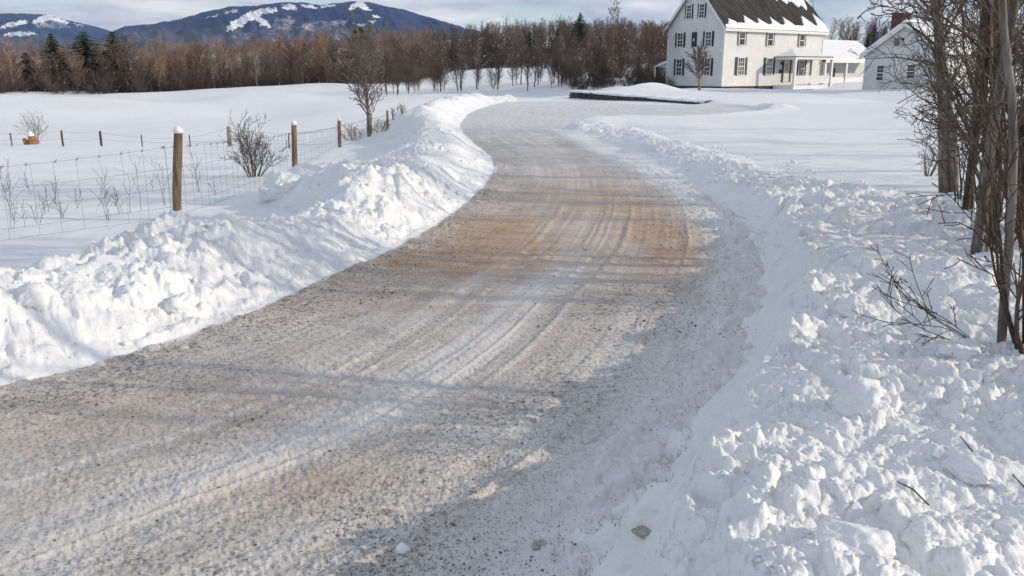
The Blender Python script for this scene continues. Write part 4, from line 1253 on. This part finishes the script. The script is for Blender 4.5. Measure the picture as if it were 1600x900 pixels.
# ------------------------------------------------------------------ fences
fence = empty('wire_fence', (0, 0, 0), 0, 'wire mesh fence on round wooden posts with snow caps along the roadside', 'fence')
fposts = [(-110, 395, 246, .062), (275, 342, 209, .060), (461, 277, 196, .058), (531, 232, 189, .056), (579, 209, 178, .065), (606, 199, 173, .05)]
FP = []
rng = random.Random(9)
for i, (px, pyb, pyt, rd) in enumerate(fposts):
    z = [-.0, -.06, -.30, -.46, -.48, -.5][i]
    x, y, z = pz(px, pyb, z)
    top = pd(px, pyt, y)[2]
    g = gzs(x, y)
    po = MB()
    hh = top + .02
    lx = (.05, .15, .05, .02, .02, .0)[i]
    po.tube([(x, y, min(g, z) - .4), (x + lx * .3, y, z + (hh - z) * .3), (x + lx * .7, y, z + (hh - z) * .7), (x + lx, y, hh)], [rd * 1.04, rd, rd * .98, rd * .94], 12, True, .03, rng)
    p_ = po.build('post', M['post'], fence, smooth=False)
    if i not in (4,):
        sc_ = MB()
        sc_.tube([(x + lx, y, hh - .01), (x + lx, y, hh + .025), (x + lx, y, hh + .05), (x + lx + .006, y, hh + .072), (x + lx + .01, y, hh + .08)], [rd * 1.04, rd * 1.07, rd * .9, rd * .5, .005], 12, True, .07, rng)
        sc_.build('snow_cap', M['roofsnow'], p_, smooth=True)
    FP.append((x, y, z, hh))
wm = MB()
for a, b_ in zip(FP[:-1], FP[1:]):
    L = math.hypot(b_[0] - a[0], b_[1] - a[1])
    off = -.06
    def wp(t, k, sag=.03):
        za = a[2] + .02 + (a[3] - a[2] - .22) * k; zb = b_[2] + .02 + (b_[3] - b_[2] - .22) * k
        z = za + (zb - za) * t - sag * 4 * t * (1 - t) * k
        x, y = a[0] + (b_[0] - a[0]) * t + off, a[1] + (b_[1] - a[1]) * t
        return (x, y, z)
    wr = .0023
    for k in (1.0, .70, .42, .15, .0):
        m = max(6, int(L / .3))
        wm.tube([wp(j / m, k) for j in range(m + 1)], [wr] * (m + 1), 3, False)
    m = max(2, int(L / .30))
    for j in range(m + 1):
        t = min(1, max(0, (j + rng.uniform(-.12, .12)) / m))
        top_k = 1.0 if rng.random() < .75 else .7
        wm.tube([wp(t, 0), wp(t + .002, .5), wp(t, top_k)], [wr * .9] * 3, 3, False)
        if rng.random() < .9:
            q = wp(min(1, t + .3 / L), 1.0)
            wm.tube([(q[0] - .02, q[1], q[2] - .02), (q[0] + .02, q[1] + .01, q[2] + .025)], [.004, .003], 3, False)
            wm.tube([(q[0] + .02, q[1] - .02, q[2] - .015), (q[0] - .02, q[1] + .01, q[2] + .02)], [.004, .003], 3, False)
wm.build('wire', M['wire'], fence)
far_fence = empty('field_fence', (0, 0, 0), 0, 'low half buried wire fence of thin posts crossing the left field', 'fence')
prev = None
wm = MB()
for (px, pyb, pyt, rd, mt) in [(-140, 226, 204, .035, 'post'), (-20, 224, 203, .03, 'barkdk'), (18, 222, 208, .03, 'bark'), (98, 223, 204, .035, 'barkdk'), (158, 222, 205, .04, 'barkdk'), (222, 224, 214, .02, 'barkdk'), (297, 224, 214, .02, 'barkdk'), (359, 226, 198, .075, 'birch'), (452, 232, 208, .02, 'barkdk'), (531, 232, 200, .03, 'post')]:
    x, y, z = pz(px, pyb, -.55)
    top = pd(px, pyt, y)[2]
    if px < 530:
        po = MB(); po.tube([(x, y, z - .5), (x, y, z + .3), (x + .01, y, top)], [rd, rd, rd * .9], 8, True)
        po.build('post', M[mt], far_fence)
    if prev:
        for k in (.95, .3):
            a = prev
            wm.tube([(a[0] + (x - a[0]) * t, a[1] + (y - a[1]) * t, (a[2] + (a[3] - a[2]) * k) * (1 - t) + (z + (top - z) * k) * t - .05 * 4 * t * (1 - t)) for t in (0, .25, .5, .75, 1)], [.004] * 5, 3, False)
    prev = (x, y, z, top)
wm.build('wire', M['wire'], far_fence)

# ------------------------------------------------------------------ woods
def far_proto(seed, h, dense=1.0, slim=False):
    rng = random.Random(seed)
    P = habit(seg=[5, 3, 2], wob=[.05, .14, .2], trop=[.02, .06, .03], kids=[int(26 * dense), 9], start=[.12 if not slim else .25, .08], ang=[(22, 52), (20, 55)], len=[.48 if not slim else .34, .42],
              short=.45, rk=[.4, .55], rmin=.024, sides=[5, 3, 3], taper=[.85, .75, .7])
    b = {'trunk': MB(), 'branches': MB()}
    grow(b, (0, 0, -.4), (rng.uniform(-.06, .06), rng.uniform(-.06, .06), 1), h, h * .016, 0, 2, rng, P)
    return b
protos = []
for i in range(7):
    pb_ = far_proto(200 + i, 8.0 + (i % 3), 1.25, i in (2, 5))
    protos.append(pb_)
PROTO_ME = []
for i, pb_ in enumerate(protos):
    for (mt, mb_) in (('far', 'far'), ('fardk', 'fardk'), ('birch', 'farlt')):
        PROTO_ME.append((pb_['trunk'].mesh('trunk', M[mt]), pb_['branches'].mesh('branches', M[mb_])))
def conifer_mb(seed, h, w):
    rng = random.Random(seed)
    t, n = MB(), MB()
    t.tube([(0, 0, -.3), (0, 0, h * .5), (0, 0, h)], [h * .02, h * .012, .02], 6, True)
    z = h * .06
    while z < h * .99:
        f = 1 - z / h
        L = w * (f ** (.55 if w > 3.5 else .75)) * rng.uniform(.8, 1.1) + .12
        for k in range(int(9 + 6 * f)):
            az = rng.uniform(0, 6.283); l = L * rng.uniform(.6, 1.1)
            dx, dy = math.cos(az), math.sin(az)
            m = 5
            for j in range(m):
                a, b_ = j / m, (j + 1) / m
                droop = lambda q: -.25 * l * q + .10 * l * q * q
                hw = (.16 + .10 * l) * (1 - a * .7) * rng.uniform(.6, 1.2)
                p0 = (dx * l * a, dy * l * a, z + droop(a)); p1 = (dx * l * (b_ + .12), dy * l * (b_ + .12), z + droop(b_) - rng.uniform(0, .12))
                n.face([(p0[0] - dy * hw, p0[1] + dx * hw, p0[2] - rng.uniform(.02, .2)), p1, (p0[0], p0[1], p0[2] + .05)])
                n.face([(p0[0] + dy * hw, p0[1] - dx * hw, p0[2] - rng.uniform(.02, .2)), (p0[0], p0[1], p0[2] + .05), p1])
        z += h * .03 * rng.uniform(.7, 1.2)
    return t, n
CON = []
for i, (h, w) in enumerate([(8.5, 2.9), (9.5, 3.9), (7.0, 2.1)]):
    t, n = conifer_mb(300 + i, h, w)
    CON.append((t.mesh('trunk', M['barkdk']), n.mesh('boughs', M['needle']), h, len(n.f)))
def put(name, meshes, names, x, y, z, s, rz, label, cat, group):
    o = empty(name, (x, y, z), rz, label, cat, group)
    o.scale = (s, s, s * 1.0)
    for me, nm in zip(meshes, names):
        link_mesh(nm, me, o)
    return o
rng = random.Random(77)
# dark conifers by the left woods
for (px, py, d, k, s, lab) in [(q[0] + 8 * (q[0] < 300), *q[1:4], q[4] * (.93 if q[0] < 300 else 1), q[5]) for q in [
        (84, 147, 140, 0, 1.26, 'pointed dark spruce, third from the left edge, above the left woods'),
        (133, 147, 139, 1, 1.13, 'broadest and bushiest dark conifer in the left woods'),
        (178, 147, 141, 0, 1.3, 'tall pointed dark spruce right of the broad bushy conifer'),
        (20, 147, 145, 2, 1.1, 'small dark spruce nearest the left edge of the woods'),
        (40, 147, 143, 2, 1.15, 'small dark spruce left of the pointed spruces, over the field edge'),
        (565, 135, 190, 1, 1.12, 'dark pine rising over the middle woods below the mountain summit'),
        (480, 134, 190, 0, .95, 'dark spruce in the middle woods under the ski slopes'),
        (905, 110, 205, 0, 1.0, 'narrow dark spruce standing above the hillside woods left of the house')]]:
    x, y, _ = pd(px, py, d)
    put('conifer', CON[k][:2], ('trunk', 'boughs'), x, y, float(terrain([x], [y], False)[0]), s, rng.uniform(0, 6), lab, 'conifer', None).scale = (s * 1.35, s * 1.35, s * .95)
# individual bare trees, front of the woods
def wood_tree(px, d, s, mt, label, group):
    x = (px - CX) / F / CP * d
    z = float(terrain([x], [d], False)[0])
    i = rng.randrange(7)
    return put('bare_tree', PROTO_ME[i * 3 + mt], ('trunk', 'branches'), x, d, z, s, rng.uniform(0, 6.28), label, 'tree', group)
for i in range(150):
    px = -60 + 660 * (i + rng.random()) / 150
    nearc = min(abs(px - q) for q in (20, 40, 84, 133, 178)) < 16
    wood_tree(px, rng.uniform(128, 150), rng.uniform(.45, .72) if nearc else rng.uniform(.48, .88), rng.choice((0, 0, 0, 1, 2)), 'bare brown tree at the front of the woods beyond the left field', 'trees fronting the left woods')
clumps = [612, 628, 645, 662, 690, 697, 722, 749, 774, 781, 806, 815, 828, 846, 856, 872, 892, 915, 930, 960, 985, 1015]
for i in range(72):
    px = clumps[i % 22] + rng.gauss(0, 4) if i < 52 else rng.uniform(870, 1045)
    wood_tree(px, rng.uniform(94, 110) if i < 52 else rng.uniform(98, 140), rng.choice((.30, .36, .42, .5)) * rng.uniform(.85, 1.15), 1, 'slim bare tree on the snow between the far road bend and the hill', 'slim trees along the foot of the hill')
for i in range(84):
    px = 640 + 420 * (i + rng.random()) / 84
    wood_tree(px, rng.uniform(142, 190), rng.uniform(.42, .72), 2 if rng.random() < .06 else 1, 'dark bare tree on the lower slope of the snowy hillside', 'trees on the lower snowy hillside')
for i in range(14):
    px = 1285 + 330 * (i + rng.random()) / 14
    wood_tree(px, rng.uniform(170, 220), rng.uniform(.5, .8), 1, 'bare tree behind the breezeway and wing roofs', 'trees behind the wing')
# the mass of the woods behind them
def np_mesh(mbx):
    v = np.array(mbx.v, float)
    return v, mbx.f
arrs = []
for pb_ in protos:
    vv = pb_['trunk'].v + pb_['branches'].v
    n0 = len(pb_['trunk'].v)
    ff = [f for f in pb_['trunk'].f if len(f) == 4] + [tuple(a + n0 for a in f) for f in pb_['branches'].f if len(f) == 4]
    arrs.append((np.array(vv), np.array(ff)))
def mass(name, mat, n, fpos, label, seed):
    rg = random.Random(seed)
    V, Fc, off = [], [], 0
    spots = [fpos(rg, i / n) for i in range(n)]
    X = np.array([s[0] for s in spots]); Y = np.array([s[1] for s in spots])
    Z = terrain(X, Y, False)
    for i, sp_ in enumerate(spots):
        v, f = arrs[rg.randrange(len(arrs))]
        a = rg.uniform(0, 6.28); s = sp_[2]
        c, sn = math.cos(a), math.sin(a)
        w = np.stack([(v[:, 0] * c - v[:, 1] * sn) * s + X[i], (v[:, 0] * sn + v[:, 1] * c) * s + Y[i], v[:, 2] * s + Z[i]], 1)
        V.append(w); Fc.append(f + off); off += len(v)
    V = np.concatenate(V); Fc = np.concatenate(Fc)
    me = bpy.data.meshes.new(name)
    me.vertices.add(len(V)); me.vertices.foreach_set('co', V.astype(np.float32).ravel())
    me.loops.add(len(Fc) * 4); me.loops.foreach_set('vertex_index', Fc.astype(np.int32).ravel())
    me.polygons.add(len(Fc)); me.polygons.foreach_set('loop_start', (np.arange(len(Fc)) * 4).astype(np.int32))
    me.materials.append(mat); me.update(calc_edges=True)
    o = link_mesh(name, me)
    tag(o, label, 'woods', None, 'stuff')
    print(name, len(Fc))
    return o
def pos_left(rg, f):
    px = rg.uniform(-120, 680); d = rg.uniform(146, 300)
    return ((px - CX) / F / CP * d, d, rg.uniform(.5, .98))
def pos_mid(rg, f):
    px = rg.uniform(620, 1110); d = rg.uniform(152, 300) if rg.random() < .85 else rg.uniform(310, 420)
    if 820 < px < 900 and d < 225 and rg.random() < .6: d += 60
    return ((px - CX) / F / CP * d, d, rg.uniform(.42, .72))
def pos_right(rg, f):
    px = rg.uniform(1240, 1800); d = rg.uniform(240, 380)
    return ((px - CX) / F / CP * d, d, rg.uniform(.75, 1.1))
mass('woods', M['farlt'], 170, pos_left, 'paler tan bare trees scattered through the left woods', 404)
mass('woods', M['far'], 330, pos_left, 'mass of bare brown woods receding below the mountains on the left', 401)
mass('woods', M['fardk'], 520, pos_mid, 'dark bare woods covering the hillside left of the house', 402)
mass('woods', M['fardk'], 120, pos_right, 'dark woods on the rise behind the wing and the roadside trees', 403)
for i in range(12):
    px, d = rng.choice((482, 500, 524, 610, 655, 700, 742, 820, 868, 930, 990, 1030)) + rng.uniform(-9, 9), rng.uniform(150, 195)
    x = (px - CX) / F / CP * d
    put('conifer', CON[rng.choice((0, 2))][:2], ('trunk', 'boughs'), x, d, float(terrain([x], [d], False)[0]), rng.uniform(.5, .85), rng.uniform(0, 6),
        'small dark conifer half hidden in the bare woods between the ski hill and the house', 'conifer', 'small conifers in the bare woods')
for i in range(26):
    px, d = rng.uniform(1280, 1600), rng.uniform(235, 330)
    x = (px - CX) / F / CP * d
    put('conifer', CON[rng.choice((0, 2))][:2], ('trunk', 'boughs'), x, d, float(terrain([x], [d], False)[0]), rng.uniform(.6, 1.0), rng.uniform(0, 6),
        'small dark conifer in the woods behind the wing roof', 'conifer', 'conifers behind the wing')

def brush_proto(seed):
    rng = random.Random(seed); b = MB()
    P = habit(seg=[3, 2], wob=[.1, .2], trop=[.02, .03], kids=[6], sides=[3, 3], start=[.2], ang=[(20, 50)], len=[.5], rk=[.7], rmin=.022, short=.4)
    for i in range(16):
        an = rng.uniform(0, 6.28); k = rng.uniform(.1, .7)
        grow(b, (math.cos(an) * k, math.sin(an) * k, -.2), (math.cos(an) * k, math.sin(an) * k, 1), rng.uniform(1.2, 3.0), .035, 0, 1, rng, P)
    return np.array(b.v), np.array([f for f in b.f if len(f) == 4])
arrs_keep = arrs
arrs = [brush_proto(700 + i) for i in range(5)]
def pos_brl(rg, f):
    px = rg.uniform(-120, 690); d = rg.uniform(126, 175)
    return ((px - CX) / F / CP * d, d, rg.uniform(.6, 1.3))
def pos_brm(rg, f):
    px = rg.uniform(600, 1050); d = rg.uniform(118, 250)
    if 660 < px < 860 and d < 152: d += 40
    return ((px - CX) / F / CP * d, d, rg.uniform(.5, 1.2))
mass('underbrush', M['fardk'], 700, pos_brl, 'dark tangled underbrush along the foot of the left woods', 411)
def pos_brh(rg, f):
    px = rg.uniform(875, 1046); d = rg.uniform(90, 122)
    return ((px - CX) / F / CP * d, d, rg.uniform(.25, .7))
mass('underbrush', M['fardk'], 110, pos_brh, 'dark brush behind the snow mound left of the farmhouse', 413)
mass('underbrush', M['fardk'], 500, pos_brm, 'dark underbrush among the trees of the hillside', 412)

# ------------------------------------------------------------------ snow chunks and loose bits
def clod(name, base, size, seed, label=None, cat='snow chunk', group=None, mat='chunk', sub=4, flat=.75):
    import bmesh
    bm = bmesh.new()
    bmesh.ops.create_icosphere(bm, subdivisions=sub, radius=1.0)
    rg = random.Random(seed)
    o3 = Vector((rg.uniform(0, 50), rg.uniform(0, 50), rg.uniform(0, 50)))
    planes = [(Vector((rg.gauss(0, 1), rg.gauss(0, 1), rg.gauss(0, .8))).normalized(), rg.uniform(.62, .9)) for _ in range(6)]
    for v_ in bm.verts:
        c = v_.co.copy()
        for n_, k in planes:
            e = c.dot(n_) - k
            if e > 0: c -= n_ * e * .8
        c *= 1 + .26 * mnoise.noise(c * 1.3 + o3) + .16 * mnoise.noise(c * 3.4 + o3) + .07 * mnoise.noise(c * 8 + o3) + .03 * mnoise.noise(c * 19 + o3)
        v_.co = Vector((c.x * size[0], c.y * size[1], c.z * size[2]))
    me = bpy.data.meshes.new(name); bm.to_mesh(me); bm.free()
    me.polygons.foreach_set('use_smooth', [True] * len(me.polygons))
    me.materials.append(M[mat])
    o = link_mesh(name, me)
    o.location = base
    o.rotation_euler = (0, 0, rg.uniform(0, 6))
    return tag(o, label, cat, group)
def bank_at(px, py):
    z = .4
    for _ in range(12):
        p = pz(px, py, z); z = .5 * z + .5 * gz(p[0], p[1])
    return p[0], p[1], gz(p[0], p[1])
for i, (px, py, rpx, lab, sq) in enumerate([
        (1350, 640, 47, 'largest rounded snow block, beige crusted, sunk in the right bank', (1, 1, .95)),
        (1334, 488, 26, 'round snow lump higher up the right bank than the big beige crusted block', (1, .9, .95)),
        (1502, 555, 32, 'wide snow slab on the right bank just left of the thin grey sapling', (1.25, .8, .75)),
        (1520, 735, 42, 'long smooth snow slab low on the right bank by a dark twig', (1.3, .8, .6)),
        (1330, 850, 50, 'wide smooth snow slab at the bottom of the picture on the right bank', (1.2, 1.0, .55)),
        (1440, 835, 30, 'angular snow block right of the wide slab at the bottom edge', (1, 1, .8)),
        (210, 468, 30, 'tall rounded snow block on the left bank nearest the left edge of the road', (1, .8, 1.0)),
        (285, 478, 22, 'snow block with a shaded hollow under it at the left roadside', (1.3, .8, .8)),
        (442, 298, 28, 'rounded snow heap on the left bank in front of the second fence post', (1.2, 1, 1)),
        (60, 470, 30, 'big pale snow block on the left bank by the picture edge', (1.2, .9, .9))]):
    x, y, z = bank_at(px, py)
    dpt = math.hypot(y, CAMZ - z)
    r_ = rpx / F * dpt
    clod('snow_chunk', (x, y, z + r_ * .08 * sq[2]), (r_ * sq[0], r_ * sq[1], r_ * sq[2]), 500 + i, lab, sub=5 if rpx > 25 else 4)
x, y, z = at(630, 862); clod('snow_chunk', (x, y, z + .002), (.035, .03, .025), 530, 'little white snow lump lying alone on the packed road at the bottom', sub=3)
x, y, z = at(843, 858); clod('stone', (x, y, z + .002), (.045, .03, .016), 531, 'flat pale stone lying on the road at the bottom', 'stone', mat='pale', sub=4)
x, y, z = at(1003, 838); clod('stone', (x, y, z + .002), (.04, .03, .02), 532, 'dirty brown clod at the foot of the right bank', 'stone', mat='pale', sub=4)
# twigs lying on the bank
for i, (pts, lab) in enumerate([([(1498, 700), (1515, 718), (1530, 735), (1540, 755)], 'thin dark twig stuck in the long snow slab on the right bank'),
                                ([(1580, 750), (1600, 770), (1640, 800)], 'dark twig at the right edge low on the bank'),
                                ([(1400, 760), (1425, 775), (1450, 800)], 'short brown twig on the snow below the long slab')]):
    b = MB(); q = [Vector(bank_at(*p)) + Vector((0, 0, .05 if i == 0 else .02)) for p in pts]
    b.tube([tuple(v_) for v_ in q], [.002, .003, .0028, .0015][:len(q)], 5, True)
    tag(b.build('twig', M['barkdk']), lab, 'twig')

def scatter(name, mat, spots, label, cat, seed, verts=None):
    """many tiny angular bits as one mesh"""
    rg = np.random.RandomState(seed)
    base = np.array([(1, 0, 0), (-1, 0, 0), (0, 1, 0), (0, -1, 0), (0, 0, 1), (0, 0, -1), (.6, .6, .5), (-.6, .55, .45), (.55, -.6, .5), (-.55, -.55, .5)], float)
    fc = np.array([(4, 6, 7), (4, 7, 9), (4, 9, 8), (4, 8, 6), (6, 0, 2), (6, 2, 7), (7, 2, 1), (7, 1, 9), (9, 1, 3), (9, 3, 8), (8, 3, 0), (8, 0, 6), (5, 2, 0), (5, 1, 2), (5, 3, 1), (5, 0, 3)])
    n = len(spots)
    S = np.array(spots)
    v = base[None] * (1 + rg.uniform(-.35, .35, (n, 10, 1)))
    th = rg.uniform(0, 6.28, n); c, s = np.cos(th)[:, None], np.sin(th)[:, None]
    ax = rg.uniform(.6, 1.3, (n, 1, 3)); ax[:, :, 2] *= .75
    v = v * ax
    x, y = v[:, :, 0] * c - v[:, :, 1] * s, v[:, :, 0] * s + v[:, :, 1] * c
    v = np.stack([x, y, v[:, :, 2]], -1) * S[:, None, 3:4] + S[:, None, :3]
    Fc = (fc[None] + (np.arange(n) * 10)[:, None, None]).reshape(-1, 3)
    V = v.reshape(-1, 3)
    me = bpy.data.meshes.new(name)
    me.vertices.add(len(V)); me.vertices.foreach_set('co', V.astype(np.float32).ravel())
    me.loops.add(len(Fc) * 3); me.loops.foreach_set('vertex_index', Fc.astype(np.int32).ravel())
    me.polygons.add(len(Fc)); me.polygons.foreach_set('loop_start', (np.arange(len(Fc)) * 3).astype(np.int32))
    me.polygons.foreach_set('use_smooth', np.full(len(Fc), mat is M['crumb']))
    me.materials.append(mat); me.update(calc_edges=True)
    return tag(link_mesh(name, me), label, cat, None, 'stuff')
rg = np.random.RandomState(8)
n = 130000
rr = 2.2 * np.exp(rg.uniform(0, 2.6, n)); th = rg.uniform(-.62, .62, n)
X, Y = rr * np.sin(th), rr * np.cos(th)
dd_, dl_, dr_ = look('d', X, Y), -look('dL', X, Y), -look('dR', X, Y)
Z = terrain(X, Y)
dens = .22 + .9 * np.exp(-((dl_ - .3) / .35) ** 2) + .5 * np.exp(-((dr_ - .8) / .35) ** 2)
keep = (dd_ < -.02) & (rg.uniform(0, 1, n) < dens * (.35 + 1.3 * (vnoise(X / .5, Y / .5, 5) + .3)))
S = np.stack([X, Y, Z + .001, rg.uniform(.0015, .0038, n) * (1 + .6 * (rr > 6)) * np.where(rg.uniform(0, 1, n) < .04, 2.2, 1)], 1)[keep]
scatter('road_grit', M['gravel'], S, 'dark sand and gravel strewn over the packed snow road', 'gravel', 3)
# snow crumbs on and below the banks
n = 60000
rr = 2.2 * np.exp(rg.uniform(0, 3.0, n)); th = rg.uniform(-.66, .66, n)
X, Y = rr * np.sin(th), rr * np.cos(th)
dd_, dl_, dr_ = look('d', X, Y), look('dL', X, Y), look('dR', X, Y)
side = dl_ < dr_
prob = np.where(side, np.exp(-((dl_ - 1.2) / 1.1) ** 2), .8 * np.exp(-((dr_ - 1.6) / 1.5) ** 2)) * ((dd_ > 0) & (Y < 45)) + .05 * np.exp(-(np.abs(dd_) / .25)) * (dd_ < 0)
keep = rg.uniform(0, 1, n) < prob * .22 * (dr_ < 2.6 + 9 * side) * (1 - side * (dl_ > 2.4))
X, Y, rr = X[keep], Y[keep], rr[keep]
Z = terrain(X, Y)
sz = rg.uniform(.007, .017, len(X)) * np.clip(rr / 6, .7, 2.2) * np.where(rg.uniform(0, 1, len(X)) < .06, 2.0, 1)
scatter('snow_crumbs', M['crumb'], np.stack([X, Y, Z + sz * .05, sz], 1), 'small loose snow crumbs scattered over the ploughed banks', 'snow crumbs', 4)

# snow caught on branches in the woods
rg = np.random.RandomState(19)
n = 2000
pxs = np.where(rg.uniform(0, 1, n) < .3, rg.uniform(-60, 620, n), rg.uniform(640, 1045, n))
ds = np.where(pxs < 620, rg.uniform(126, 150, n), rg.uniform(118, 190, n))
X, Y = (pxs - CX) / F / CP * ds, ds
clm = vnoise(X / 3, Y / 6, 12) > .02
Z = terrain(X, Y, False) + rg.uniform(0, 1, n) ** 1.5 * np.where(pxs < 620, 4.0, 4.6)
keep = clm | (rg.uniform(0, 1, n) < .2)
S = np.stack([X, Y, Z, rg.uniform(.03, .085, n)], 1)[keep]
scatter('branch_snow', M['crumb'], S, 'small clumps of snow caught on branches and brush in the woods', 'snow', 29)

# ------------------------------------------------------------------ haze
hz = MB(); hz.box(-5200, 5200, -4600, 5200, min(-40.0, float(TZ.min()) - 1.0), 420.0)
hm = bpy.data.materials.new('haze'); hm.use_nodes = True
nd, lk = hm.node_tree.nodes, hm.node_tree.links
nd.clear()
ho = N(nd, 'ShaderNodeOutputMaterial'); pv = N(nd, 'ShaderNodeVolumePrincipled')
pv.inputs['Color'].default_value = (0.45, 0.65, 1.0, 1)
pv.inputs['Density'].default_value = 0.000075
pv.inputs['Anisotropy'].default_value = 0.0
lk.new(pv.outputs[0], ho.inputs['Volume'])
hob = hz.build('haze', hm)
tag(hob, 'thin blue winter haze in the air over the whole valley', kind='stuff')
